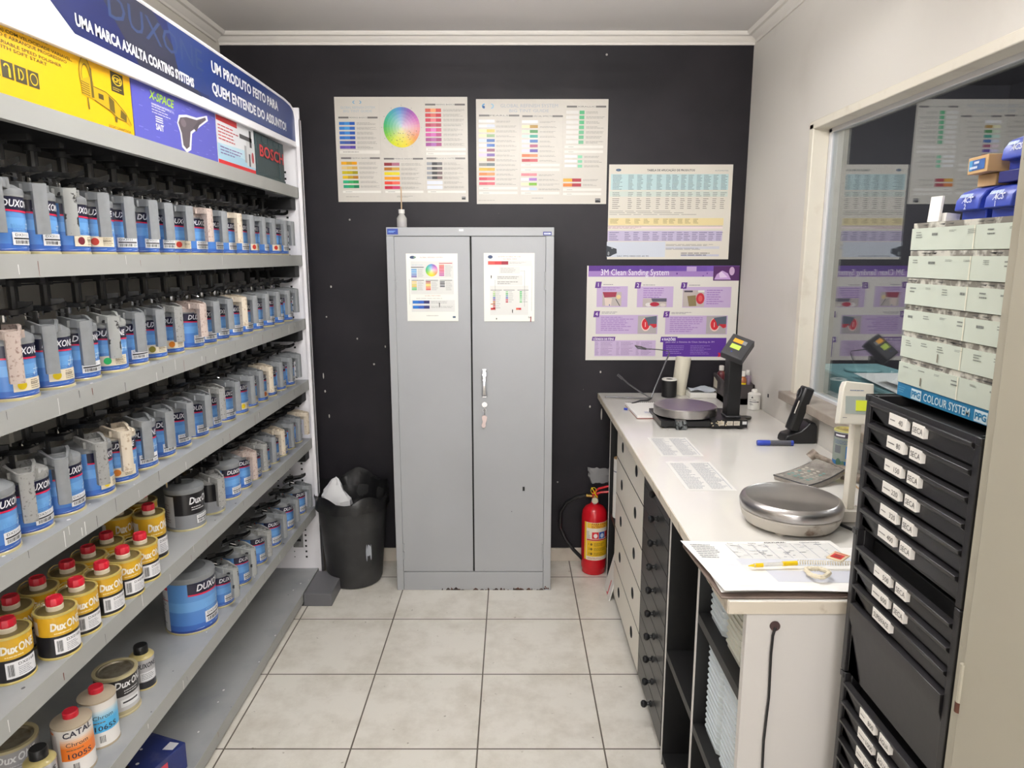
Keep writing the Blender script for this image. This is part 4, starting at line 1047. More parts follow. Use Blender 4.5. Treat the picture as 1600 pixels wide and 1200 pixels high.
def art_p2(a):
    a.ring(150, 155, 28, 26, .5, (90, 160, 206), 2, 12, PI*.5, PI*1.5); a.ring(215, 155, 28, 26, .6, (150, 196, 220), 2, 12, -PI*.5, PI*.5); a.circ(140, 165, 14, 14, (40, 90, 150), 3, 10)
    a.text('GLOBAL REFINISH SYSTEM', 600, 168, 34, (176, 182, 192), w=580, align='c'); a.text('BIG TINT GUIDE', 600, 216, 30, (176, 182, 192), w=400, align='c')
    hdr(a, 92, 500, 249, 'PEARLS'); hdr(a, 530, 942, 256, 'SPECIAL EFFECTS'); hdr(a, 980, 1378, 160, 'XIRALLIC')
    for x in (505, 942): a.rect(x, 270, x+2, 1060, (196, 192, 184), 1)
    L = [[(238, 238, 238), (240, 240, 244)], [(238, 238, 236), (220, 226, 244)], [(240, 236, 190), (214, 196, 96)], [(238, 236, 190), (140, 170, 120)], [(210, 220, 238), (40, 96, 170)], [(222, 226, 240), (40, 100, 186)], [(232, 216, 226), (134, 70, 100)], [(220, 204, 236), (96, 60, 150)], [(232, 216, 190), (150, 100, 80)], [(130, 128, 120), (80, 96, 100)], [(216, 176, 40), (206, 166, 50)], [(232, 130, 60), (236, 150, 90)], [(206, 66, 84), (214, 90, 104)], [(204, 70, 90), (210, 90, 104)]]
    for i, c in enumerate(L): swr(a, 88, 290+i*49, 162, 30, c); a.dashes(265, 300+i*49, 485, 322+i*49, 2, TG, fill=1)
    L = [[(240, 240, 240), (236, 238, 244)], [(240, 236, 196), (180, 140, 50)], [(216, 230, 206), (60, 140, 70)], [(206, 234, 220), (30, 156, 140)], [(216, 220, 236), (50, 106, 180)], [(234, 214, 220), (166, 76, 110)], [(220, 214, 240), (84, 60, 160)], [(220, 110, 60), (226, 130, 80)], [(186, 50, 66), (200, 80, 90)]]
    for i, c in enumerate(L): swr(a, 527, 296+i*49, 162, 30, c); a.dashes(708, 306+i*49, 880, 326+i*49, 2, TG, fill=1)
    for i, c in enumerate([[(226, 120, 130), (222, 130, 140)], [(238, 238, 240), (170, 120, 200)], [(236, 240, 190), (120, 180, 40)], [(236, 240, 244), (196, 210, 226)]]): swr(a, 520, 836+i*49, 162, 28, c); a.dashes(700, 845+i*49, 920, 866+i*49, 2, TG, fill=1)
    for i in range(7): a.rect(975, 200+i*50, 1100, 232+i*50, (228, 226, 222), 1); a.rect(1110-i, 200+i*50, 1160-i, 236+i*50, (76+i*6, 184, 124+i*3), 1); a.dashes(1178, 206+i*50, 1368, 232+i*50, 2, TG, fill=1)
    for i in range(3): a.rect(965, 650+i*48, 1090, 676+i*48, (236, 236, 238), 1); a.rect(1100, 652+i*48, 1145, 682+i*48, (130, 206, 166), 1); a.dashes(1165, 656+i*48, 1350, 680+i*48, 2, TG, fill=1)
    for i in range(2): swr(a, 952, 890+i*50, 186, 34, [(220, 166-i*40, 40), (166, 30, 50)]); a.dashes(1156, 896+i*50, 1320, 918+i*50, 2, TG, fill=1)
    for (x, y) in ((88, 985), (88, 1034), (520, 745), (520, 795), (520, 1036), (962, 560), (962, 610), (952, 1000), (952, 1045)): a.rect(x, y-8, x+395, y+18, (232, 229, 222), 1); a.dashes(x+40, y, x+120, y+12, 1, TG)
    a.dashes(630, 1086, 810, 1100, 1, TG); a.dashes(80, 1112, 280, 1122, 1, TG)
    a.rect(1286, 1098, 1340, 1140, (40, 40, 44), 1); a.text('PPG', 1290, 1118, 14, (226, 226, 226), w=46)
sheet('wall_poster', 'white swatch chart poster without a colour wheel, right of the colour wheel poster', 'poster', -.171, .458, 1.849, 2.332, YB-.001, art_p2, GLOSSY, (63, 85, 1400, 1155), (214, 209, 200))
def art_p3(a):
    a.text('TABELA DE APLICAÇÃO DE PRODUTOS', 855, 152, 17, (60, 60, 70), w=430, align='c', bold=.02)
    a.circ(385, 142, 24, 12, (60, 90, 120), 2, 12); a.text('PPG', 372, 147, 9, (220, 226, 230)); a.text('AUTOMOTIVE', 1250, 152, 9, (90, 110, 130), w=120)
    a.rect(318, 178, 1375, 318, (190, 216, 218), 1); a.rect(308, 330, 1375, 378, (208, 218, 210), 1); a.rect(305, 570, 1350, 635, (232, 216, 164), 1); a.rect(302, 645, 1345, 665, (236, 220, 220), 1); a.rect(300, 685, 1345, 778, (196, 186, 214), 1)
    for (x, w_) in ((335, 90), (475, 50), (555, 55), (640, 55), (730, 50), (815, 45), (870, 60), (950, 50), (1015, 55), (1090, 50), (1155, 65), (1240, 45), (1310, 60)):
        a.dashes(x, 182, x+w_, 318, 11, (96, 110, 120), fill=1, l=2); a.dashes(x, 335, x+w_, 378, 3, (120, 124, 124), fill=1, l=2)
        a.dashes(x, 388, x+w_*.8, 490, 6, (130, 126, 120), fill=1, l=2)
        if x < 1150: a.dashes(x-15, 575, x+w_*.7, 620, 4, (140, 126, 90), fill=1, l=2)
        a.dashes(x-20, 692, x+w_*.8, 776, 5, (110, 104, 140), fill=1, l=2)
    a.dashes(310, 500, 1230, 545, 3, (140, 136, 130), t=.25); a.dashes(303, 648, 640, 664, 2, (150, 110, 110), l=2); a.rect(300, 640, 1345, 643, (150, 110, 120), 2)
    a.rect(295, 785, 830, 925, (206, 212, 224), 1)
    a.poly([(292, 820), (340, 835), (385, 850), (388, 890), (350, 905), (330, 918), (292, 922)], (44, 50, 60), 2); a.circ(312, 892, 12, 26, (130, 134, 140), 3, 12); a.circ(345, 842, 10, 8, (150, 156, 166), 3, 10); a.ring(312, 892, 14, 28, .7, (20, 22, 26), 4, 12)
    a.text('SAC PPG 0800 055 60 90', 390, 922, 13, (60, 64, 76), w=290)
    for y in (805, 840): a.dashes(835, y, 1325, y+18, 2, (120, 120, 130), fill=1)
    a.rect(832, 826, 1325, 850, (206, 206, 216), 1)
    a.dashes(975, 880, 1325, 915, 2, (90, 90, 100), fill=1); a.rect(975, 900, 1325, 918, (200, 200, 214), 1)
sheet('wall_poster', 'white product table poster with light blue, yellow and lilac bands, above the purple poster', 'poster', .469, 1.067, 1.584, 2.034, YB-.001, art_p3, PRINT, (300, 93, 1412, 945), (222, 217, 206))
def photo(a, x0, y0, x1, y1, k):
    a.rect(x0, y0, x1, y1, (176, 170, 172) if k > 2 else (190, 180, 176), 2)
    w_, h_ = x1-x0, y1-y0
    if k == 0:
        a.poly([(x0, y0), (x0+.75*w_, y0), (x0+.7*w_, y0+.35*h_), (x0+.1*w_, y0+.4*h_)], (150, 44, 70), 3); a.poly([(x0+.15*w_, y1), (x0+.1*w_, y0+.4*h_), (x0+.5*w_, y0+.45*h_), (x0+.45*w_, y1)], (222, 206, 196), 3)
        a.circ(x0+.84*w_, y0+.35*h_, .12*w_, .16*h_, (226, 206, 150), 4, 10); a.line(x0+.7*w_, y0+.5*h_, x0+.92*w_, y1, 6, (40, 40, 50), 4); a.rect(x0+.35*w_, y1-14, x0+.4*w_, y1-2, (60, 90, 160), 4)
    elif k == 1:
        a.poly([(x0+.35*w_, y0), (x1, y0), (x1, y0+.4*h_), (x0+.4*w_, y0+.4*h_)], (90, 88, 104), 3); a.circ(x0+.5*w_, y0+.7*h_, .2*w_, .26*h_, (176, 30, 60), 4, 14); a.circ(x0+.25*w_, y0+.75*h_, .14*w_, .24*h_, (226, 222, 220), 3, 12); a.circ(x0+.85*w_, y0+.8*h_, .12*w_, .2*h_, (214, 206, 200), 3, 12)
    elif k == 2:
        a.poly([(x0+.2*w_, y0+.35*h_), (x0+.6*w_, y0+.3*h_), (x0+.65*w_, y1-8), (x0+.3*w_, y1-4)], (130, 116, 80), 3); a.circ(x0+.82*w_, y0+.5*h_, .2*w_, .34*h_, (190, 44, 60), 4, 14); a.circ(x0+.82*w_, y0+.5*h_, .1*w_, .2*h_, (214, 90, 90), 5, 10); a.rect(x0+.05*w_, y0+.02*h_, x0+.45*w_, y0+.12*h_, (70, 60, 80), 4); a.rect(x0+.7*w_, y0, x1, y0+.12*h_, (226, 226, 220), 3)
    else:
        a.circ(x0+.42*w_, y0+.48*h_, .25*w_, .38*h_, (236, 206, 196), 3, 18); a.circ(x0+.42*w_, y0+.46*h_, .21*w_, .32*h_, (206, 36, 50), 4, 18); a.poly([(x0+.35*w_, y0+.1*h_), (x1, y0), (x1, y0+.5*h_), (x0+.55*w_, y0+.55*h_), (x0+.5*w_, y0+.35*h_)], (84, 96, 112), 5)
        a.poly([(x0+.6*w_, y0+.45*h_), (x1, y0+.45*h_), (x1, y0+.62*h_), (x0+.85*w_, y0+.68*h_)], (196, 40, 54), 6); a.rect(x0+.38*w_, y0+.35*h_, x0+.42*w_, y0+.62*h_, (240, 200, 196), 5)
def art_p4(a):
    P1, P2, P3 = (96, 46, 138), (150, 112, 184), (196, 174, 212)
    n = 12
    for k in range(n): a.rect(105+(1450-105)*k/n, 82, 105+(1450-105)*(k+1)/n, 130, tuple(int(84+(130-84)*abs(k/n-.1)*.9) if q == 0 else int(40+50*k/n) if q == 1 else int(136+44*k/n) for q in range(3)), 1)
    a.rect(103, 130, 1220, 180, (158, 124, 190), 1); a.rect(980, 90, 1068, 132, (186, 160, 206), 2); a.rect(1068, 90, 1160, 132, (104, 70, 160), 2)
    a.text('3M Clean Sanding System', 215, 166, 52, (244, 240, 248), w=608, l=3)
    a.rect(1220, 85, 1452, 215, (80, 34, 96), 2); a.poly([(1230, 205), (1250, 160), (1300, 125), (1350, 150), (1380, 205)], (196, 160, 214), 3); a.circ(1385, 130, 24, 38, (206, 176, 210), 3, 14); a.poly([(1270, 150), (1290, 130), (1350, 185), (1280, 190)], (226, 206, 236), 4)
    a.circ(895, 152, 7, 9, P1, 3, 8); a.circ(1165, 150, 5, 8, P1, 3, 8); a.circ(1130, 172, 7, 5, P1, 3, 8)
    def num(t, x, y): a.poly([(x+8, y), (x+60, y), (x+52, y+56), (x, y+56)], P1, 3); a.text(t, x+30, y+44, 34, (246, 244, 250), align='c', l=4, bold=.0)
    for t, x, y, bx in (('1', 165, 224, (182, 264, 460, 450)), ('2', 520, 228, (545, 266, 870, 452)), ('3', 933, 230, (955, 270, 1390, 455))):
        a.rect(*bx, P3, 1); num(t, x, y); a.dashes(x+75, y+18, x+230, y+32, 1, (120, 110, 130)); 
    a.dashes(235, 270, 430, 305, 2, P2); a.dashes(600, 275, 860, 372, 5, P2); a.dashes(1170, 290, 1350, 430, 7, P2); 
    photo(a, 235, 316, 405, 440, 0); photo(a, 598, 372, 812, 448, 1); photo(a, 958, 300, 1148, 448, 2)
    a.rect(180, 522, 738, 695, P3, 1); a.rect(808, 528, 1370, 698, P3, 1); num('4', 155, 486); num('5', 786, 488)
    a.dashes(230, 490, 440, 512, 2, (120, 110, 130)); a.dashes(860, 494, 1070, 516, 2, (120, 110, 130))
    a.dashes(225, 535, 535, 668, 8, P2, fill=1); a.dashes(850, 540, 1150, 680, 8, P2, fill=1)
    photo(a, 560, 530, 730, 692, 3); photo(a, 1180, 532, 1360, 694, 4)
    a.rect(172, 752, 728, 898, (204, 184, 216), 1)
    for x in (178, 228, 370, 412, 550, 595): a.dashes(x, 765, x+(110 if x in (228, 412, 595) else 34), 890, 11, (140, 120, 160), fill=1, t=.3)
    for k in range(10): a.rect(172, 764+k*13, 728, 766+k*13, (176, 150, 196), 1.5)
    a.poly([(152, 720), (360, 720), (354, 756), (146, 756)], P1, 3); a.text('CÓDIGOS DE ITENS', 158, 750, 19, (240, 236, 246), w=188, l=4, bold=.03)
    a.rect(795, 730, 1370, 903, (88, 44, 148), 1); a.poly([(775, 720), (925, 720), (918, 770), (768, 770)], (88, 44, 148), 1.5); a.text('4 RAZÕES', 782, 754, 22, (244, 240, 250), w=126, l=4, bold=.03)
    a.text('para usar o Sistema de Clean Sanding da 3M', 820, 774, 14, (214, 200, 230), w=440, l=4); a.dashes(825, 796, 1000, 880, 5, (150, 124, 196), fill=1); a.dashes(1045, 796, 1240, 885, 6, (150, 124, 196), fill=1)
    a.text('3M', 1298, 902, 34, (214, 24, 44), w=62, l=4, bold=.05)
sheet('wall_poster', 'purple and white poster with five numbered steps, above the counter', 'poster', .372, 1.126, 1.081, 1.553, YB-.001, art_p4, PRINT, (92, 82, 1452, 935), (224, 221, 214))
GR = (222, 222, 218)
def art_s1(a):
    a.circ(256, 352, 26, 14, (60, 76, 110), 2, 12); a.circ(275, 352, 12, 9, (120, 150, 130), 3, 10); a.text('GLOBAL REFINISH SYSTEM', 320, 358, 10, (170, 130, 130), w=205)
    a.rect(238, 388, 620, 545, GR, 1); a.rect(235, 552, 620, 685, GR, 1)
    wheel(a, 425, 468, 54, 56, 2)
    a.rect(240, 438, 355, 444, (60, 60, 60), 2); a.rect(492, 402, 610, 408, (190, 60, 60), 2); a.text('BIG TINT GUIDE', 250, 424, 8, (150, 190, 206), w=95)
    for i, c in enumerate([(90, 160, 214), (90, 170, 220), (110, 160, 210), (96, 130, 196), (110, 90, 170)]): a.rect(242, 456+i*16, 290, 467+i*16, c, 2)
    for i, c in enumerate([(222, 120, 100), (206, 70, 80), (214, 90, 100), (206, 80, 110), (206, 80, 140), (190, 80, 150), (176, 70, 150)]): a.rect(492, 418+i*15, 537, 429+i*15, c, 2)
    for j, (x, L) in enumerate(((244, [(236, 200, 110), (226, 206, 140), (214, 200, 60), (220, 180, 60), (90, 190, 120), (80, 190, 110)]), (370, [(150, 50, 50), (206, 150, 60), (240, 214, 60), (236, 160, 60), (236, 110, 60), (214, 70, 60)]), (497, [(100, 100, 104), (60, 60, 64), (110, 110, 114), (60, 60, 64)]))):
        a.rect(x, 556, x+110, 561, (60, 60, 60), 2)
        for i, c in enumerate(L): a.rect(x, 567+i*14, x+44, 577+i*14, c, 2)
        a.dashes(x+52, 567, x+112, 650, 9, (170, 170, 166), fill=1)
    a.dashes(300, 452, 355, 530, 9, (170, 170, 166), fill=1); a.dashes(545, 420, 612, 525, 10, (170, 170, 166), fill=1)
    a.text('GLOBAL TINT SYSTEM', 430, 702, 8, (180, 120, 110), w=140, align='c'); a.dashes(280, 716, 580, 728, 1, (190, 186, 180))
    a.rect(238, 738, 628, 845, GR, 1)
    for y in (742, 788): swr(a, 248, y, 152, 28, [(30, 110, 190), (40, 90, 180), (36, 40, 100)], 2)
    a.dashes(412, 745, 620, 770, 2, (170, 170, 166), fill=1); a.dashes(412, 790, 620, 812, 2, (170, 170, 166), fill=1)
    a.poly([(486, 760), (494, 762), (492, 800), (486, 803)], (30, 30, 30), 4); a.dashes(370, 874, 500, 886, 1, (170, 166, 160)); a.rect(608, 884, 634, 902, (90, 110, 130), 2); a.rect(222, 545, 224, 780, (120, 120, 120), 2)
sheet('notice_sheet', 'white sheet with a small colour wheel taped on the left cabinet door', 'notice', -.473, -.243, 1.310, 1.611, yc0+.0005, art_s1, PRINT, (197, 318, 658, 930), (240, 240, 232))
def art_s2(a):
    a.circ(948, 352, 22, 16, (60, 76, 110), 2, 12); a.text('SISTEMA GLOBAL DE COR', 1015, 354, 9, (180, 120, 120), w=205); a.text('GLOBAL TINT', 1060, 375, 8, (190, 60, 60), w=125)
    a.rect(925, 384, 1320, 434, GR, 1); swr(a, 928, 390, 180, 30, [(222, 84, 76), (206, 60, 66), (150, 30, 50)], 2); a.dashes(1118, 396, 1310, 412, 2, (170, 166, 160))
    a.rect(1025, 440, 1212, 500, GR, 1); a.dashes(1040, 446, 1200, 494, 4, (180, 178, 172), fill=1); a.rect(1005, 516, 1235, 602, GR, 1)
    a.dashes(1012, 522, 1220, 548, 2, (130, 128, 126)); a.dashes(1012, 566, 1220, 596, 2, (130, 128, 126))
    a.rect(945, 608, 1288, 870, GR, 1)
    for (x, cs) in ((970, [(190, 206, 160), (160, 196, 120), (140, 186, 130), (80, 100, 180), (150, 90, 150), (200, 130, 60), (220, 130, 80), (206, 70, 70), (200, 60, 60)]), (1085, [(150, 200, 150), (90, 170, 100), (90, 150, 160), (90, 90, 170), (190, 70, 90), (190, 60, 70)]), (1210, [(90, 180, 110), (90, 180, 110), (90, 180, 110), (120, 190, 130), (150, 206, 160), (120, 190, 130)])):
        for i, c in enumerate(cs): a.rect(x, 656+i*18, x+22, 668+i*18, c, 2); a.dashes(x+28, 656+i*18, x+70, 668+i*18, 1, (150, 150, 148), fill=1)
        a.rect(x-20, 644, x+80, 648, (70, 70, 70), 2)
    swr(a, 1178, 806, 46, 18, [(214, 90, 60), (190, 40, 50)], 2); a.rect(950, 806, 992, 824, (206, 60, 60), 2); a.rect(950, 768, 992, 776, (226, 140, 80), 2)
    a.rect(1253, 475, 1255, 795, (110, 110, 110), 2); a.rect(1318, 430, 1320, 835, (110, 110, 110), 2); a.rect(990, 555, 992, 830, (110, 110, 110), 2); a.rect(1215, 474, 1255, 476, (110, 110, 110), 2)
    for x, y, hh in ((952, 515, 30), (1142, 820, 36), (998, 896, 18)): a.poly([(x, y), (x+9, y+2), (x+6, y+hh), (x, y+hh*.8)], (30, 30, 30), 4)
    a.poly([(1308, 884), (1316, 884), (1315, 935), (1306, 930)], (130, 30, 30), 4); a.text('BA', 1290, 900, 16, (60, 60, 60), l=3)
sheet('notice_sheet', 'white sheet with a red swatch bar taped on the right cabinet door', 'notice', -.126, .101, 1.309, 1.613, yc0+.0005, art_s2, PRINT, (890, 318, 1343, 928), (240, 240, 232))
# bottle with stick on the cabinet
bo = thing('small_bottle', 'small clear bottle with purple liquid standing on the grey cabinet', 'bottle', (-.505, 3.28, H))
b = MB(); b.lathe([(.019, H), (.023, H+.003), (.023, H+.045), (.012, H+.062), (.012, H+.066), (.001, H+.066)], CLEARP, 20, cx=-.505, cy=3.28); b.build('bottle_body', bo)
b = MB(); b.lathe([(.001, H+.002), (.0205, H+.003), (.0205, H+.03), (.001, H+.03)], PURP, 20, cx=-.505, cy=3.28); b.build('liquid', bo)
b = MB(); b.lathe([(.014, H+.066), (.014, H+.083), (.013, H+.084), (.004, H+.084)], WHT, 16, cx=-.505, cy=3.28); b.build('cap', bo)
b = MB(); b.cyl((-.505, 3.28, H+.0845), (-.504, 3.278, H+.185), .003, WOODST, 8); tag(b.build('wooden_stick'), 'thin wooden stick rising from the small bottle on the cabinet', 'stick')

# ---------------------------------------------------------------- waste bin
bn = thing('waste_bin', 'black round plastic waste bin with a bag liner beside the cabinet', 'bin', (-.79, 3.29, 0))
b = MB(); cx, cy = -.79, 3.29
b.lathe([(.118, 0), (.128, .004), (.135, .02), (.168, .42), (.175, .425), (.175, .44), (.163, .44), (.125, .012), (.001, .01)], RUBB, 40, cx, cy)
for a_ in (-1.25,):
    px, py = cx+.158*math.cos(a_), cy+.158*math.sin(a_)
b.build('bin_body', bn)
b = MB(); DRP = mat('grey_paint_drip', (160, 164, 172), .5)
for dx, z, hh, wd in ((.095, .20, .03, .014), (.105, .19, .045, .004), (.088, .195, .05, .004)):
    yy = cy-math.sqrt(max(0, (.135+.033*(z/.42))**2-dx*dx)); b.ball((cx+dx, yy-.0005, z), .5, DRP, 8, (wd*2, .004, hh*2))
b.build('paint_drip', bn)
b = MB(); n = 56; v = []; f = []
prof = [(.150, .36), (.160, .40), (.166, .443), (.176, .458), (.181, .445), (.180, .425), (.178, .395)]
for j, (r, z) in enumerate(prof):
    for k in range(n):
        t = 2*PI*k/n; q = R.uniform(-.4, .4)
        back = max(0, math.sin(t)); 
        rr = r+(.0035*q if j > 2 else .002*q)+.004*math.sin(9*t+j); zz = z+(.012*q if j in (0, 6) else .004*q)+(.05*back+.02*math.sin(5*t) if j in (3,) else .045*back if j in (2, 4) else 0)
        v.append((cx+rr*math.cos(t), cy+rr*math.sin(t), zz))
for j in range(len(prof)-1):
    for k in range(n): f.append((j*n+k, j*n+(k+1) % n, (j+1)*n+(k+1) % n, (j+1)*n+k))
b.add(v, f, BAG); b.build('bin_liner', bn, ang=25)
b = MB()
v = []; f = []; n = 16
for j, (r, z, ox) in enumerate([(.001, .36, 0), (.07, .40, 0), (.075, .43, .0), (.058, .45, -.005), (.045, .475, -.01), (.03, .505, -.005), (.018, .53, 0), (.004, .54, .0)]):
    for k in range(n):
        t = 2*PI*k/n; q = 1+R.uniform(-.18, .18)
        v.append((cx-.07+ox+r*q*math.cos(t), cy-.03+r*.75*q*math.sin(t), z+R.uniform(-.004, .004)))
for j in range(7):
    for k in range(n): f.append((j*n+k, j*n+(k+1) % n, (j+1)*n+(k+1) % n, (j+1)*n+k))
b.add(v, f, TISS); tag(b.build('crumpled_paper', ang=20), 'crumpled white paper sticking out of the waste bin', 'paper')

# ---------------------------------------------------------------- fire extinguisher
ex = thing('fire_extinguisher', 'red fire extinguisher standing on the floor beside the counter', 'fire extinguisher', (.425, 3.36, 0))
cx, cy = .420, 3.375
b = MB(); b.lathe([(.055, 0), (.060, .004), (.060, .02), (.0625, .025), (.0645, .04), (.0645, .30), (.060, .33), (.045, .35), (.022, .362), (.018, .375), (.016, .376)], REDP, 32, cx, cy); b.build('cylinder', ex)
b = MB(); rad = .0648
fn = lambda x, y, l: Vector((cx+(rad+l*.0004)*math.cos(x/rad-PI/2), cy+(rad+l*.0004)*math.sin(x/rad-PI/2), y))
a = Art(b, fn, PRINT, 1, du=.012)
a.rect(-.06, .085, .085, .285, (232, 186, 30), 1); a.rect(-.048, .085, .075, .285, (236, 226, 210), 2)
a.rect(-.045, .255, .075, .283, (238, 190, 60), 3); a.text('PARA PAPEL', -.02, .271, .011, (176, 90, 20), w=.085, up=1, l=4, bold=.03); a.text('EXTINTOR', -.02, .258, .010, (176, 90, 20), w=.075, up=1, l=4, bold=.03)
a.rect(-.018, .200, .016, .235, (206, 34, 48), 3); a.rect(.018, .200, .05, .235, (36, 84, 176), 3); a.circ(0, .216, .010, .012, (236, 226, 224), 4, 10); a.circ(.034, .216, .010, .012, (206, 220, 240), 4, 10); a.rect(.052, .2, .074, .235, (206, 34, 48), 3)
a.rect(-.045, .190, .075, .197, (200, 40, 50), 3); a.rect(-.045, .105, .075, .189, (232, 186, 30), 3)
for k in range(3): a.text(str(k+1), -.035, .165-k*.025, .011, (60, 50, 20), up=1, l=4); a.circ(-.02, .17-k*.025, .006, .007, (120, 90, 20), 4, 8); a.dashes(-.008, .178-k*.025, .07, .160-k*.025, 3, (120, 90, 30), l=4)
a.dashes(-.04, .101, .07, .09, 2, (170, 80, 80), l=4); a.dashes(-.045, .24, -.022, .2, 6, (120, 110, 120), l=4)
b.build('label', ex)
b = MB(); b.cyl((cx, cy, .372), (cx, cy, .41), .016, BRASS, 14); b.box(cx-.014, cx+.014, cy-.012, cy+.012, .395, .42, REDP)
b.tube([(cx-.01, cy, .41), (cx+.03, cy-.005, .425), (cx+.085, cy-.01, .43)], .006, REDP, 8); b.tube([(cx-.01, cy, .42), (cx+.02, cy-.005, .445), (cx+.08, cy-.01, .462)], .006, REDP, 8); b.build('valve', ex)
b = MB(); b.cyl((cx-.002, cy-.014, .388), (cx-.002, cy-.027, .388), .017, CHROME, 18); b.cyl((cx-.002, cy-.0275, .388), (cx-.002, cy-.0285, .388), .0135, mat('gauge_face', (206, 200, 170), .4), 16); b.build('pressure_gauge', ex)
b = MB(); b.tube([(cx-.016, cy, .405), (cx-.045, cy-.0, .408)], .009, BRASS, 10)
b.tube([(cx-.045, cy, .408), (cx-.09, cy+.01, .395), (cx-.14, cy+.03, .36), (cx-.17, cy+.045, .30), (cx-.17, cy+.05, .22), (cx-.14, cy+.05, .15), (cx-.10, cy+.03, .10), (cx-.06, cy-.02, .075)], .0095, BLK, 10); b.build('hose', ex)
b = MB(); b.tube([(cx-.02, cy-.02, .455), (cx-.01, cy-.022, .44), (cx+.0, cy-.024, .42), (cx+.01, cy-.024, .405)], .003, YEL, 6)
b.tube([(cx-.01+.014*math.cos(t), cy-.022, .44+.016*math.sin(t)) for t in [2*PI*k/10 for k in range(10)]], .0016, YEL, 5, closed=True); b.build('safety_tag', ex)
b = MB(); v = []; f = []; n = 14
for j in range(6):
    for k in range(n):
        t = PI*(.0+1.0*k/(n-1)); r = .085-.008*j+R.uniform(-.006, .006); v.append((cx+.03-r*1.0*math.cos(t)*(.55+.16*j), cy+.035-.02*math.sin(t)+R.uniform(-.003, .003), .465+.016*j+R.uniform(-.005, .005)))
for j in range(5):
    for k in range(n-1): f.append((j*n+k, j*n+k+1, (j+1)*n+k+1, (j+1)*n+k))
b.add(v, f, CLEARBAG); tag(b.build('plastic_bag', ang=20), 'crumpled clear plastic bag hanging over the fire extinguisher', 'plastic bag')

# ============================================================ COUNTER
CT = .915
XC0, XC1 = .438, XR-.002
ctr = thing('workbench', 'long white laminate counter with drawers and open bays along the window wall', 'counter', (.79, 2.4, 0))
b = MB(); b.box(XC0, XC1, 1.306, YB-.016, CT-.028, CT, COUNT); b.box(XC0-.002, XC0, 1.306, YB-.016, CT-.028, CT-.001, EDGE); b.box(XC0, XC1, 1.304, 1.306, CT-.028, CT-.001, EDGE); b.build('worktop', ctr, bevel=.002)
FX = .478
BLKB = mat('black_board', (19, 19, 20), .5)
def panel(y0, y1, m_edge=LAM):
    b = MB(); b.box(FX, XC1-.01, y0, y1, 0, CT-.028, BLKB if y0 > 1.5 else LAM); b.box(FX-.002, FX, y0, y1, 0, CT-.028, m_edge); return b.build('side_panel', ctr, smooth=False)
panel(3.275, 3.285)
panel(1.975, 1.987); panel(1.655, 1.667)
b = MB(); b.box(FX, XC1-.01, 1.312, 1.330, 0, CT-.028, LAM); b.box(FX, XC0+.24, 1.3300, 1.3305, 0, CT-.03, LAM); ep = b.build('end_panel', ctr, smooth=False)
b = MB(); b.cyl((.536, 1.311, .858), (.536, 1.308, .858), .0105, mat('cable_grommet', (74, 54, 52), .6), 18); b.build('grommet', ep)
b = MB(); b.box(XC1-.03, XC1-.012, 1.33, 3.27, .02, CT-.03, BLKB); b.build('back_board', ctr, smooth=False)
for (ya, yb, za) in ((1.331, 1.655, .675), (1.331, 1.655, .36), (1.331, 1.655, .015), (1.668, 1.974, .375), (1.668, 1.974, .015)):
    b = MB(); b.box(FX, XC1-.03, ya, yb, za, za+.025, BLKB); b.build('bay_shelf', ctr, smooth=False)
b = MB(); b.box(FX+.01, XC1-.03, 3.075, 3.275, .02, .04, BLKB); b.build('bay_shelf', ctr, smooth=False)
b = MB(); b.tube([(.536, 1.307, .856), (.531, 1.3045, .84), (.530, 1.305, .80), (.532, 1.305, .7), (.528, 1.305, .6), (.530, 1.305, .5), (.527, 1.305, .4), (.528, 1.305, .2), (.53, 1.303, .01)], .0028, BLK, 6)
tag(b.build('cable'), 'black cable running down the white counter end panel', 'cable')
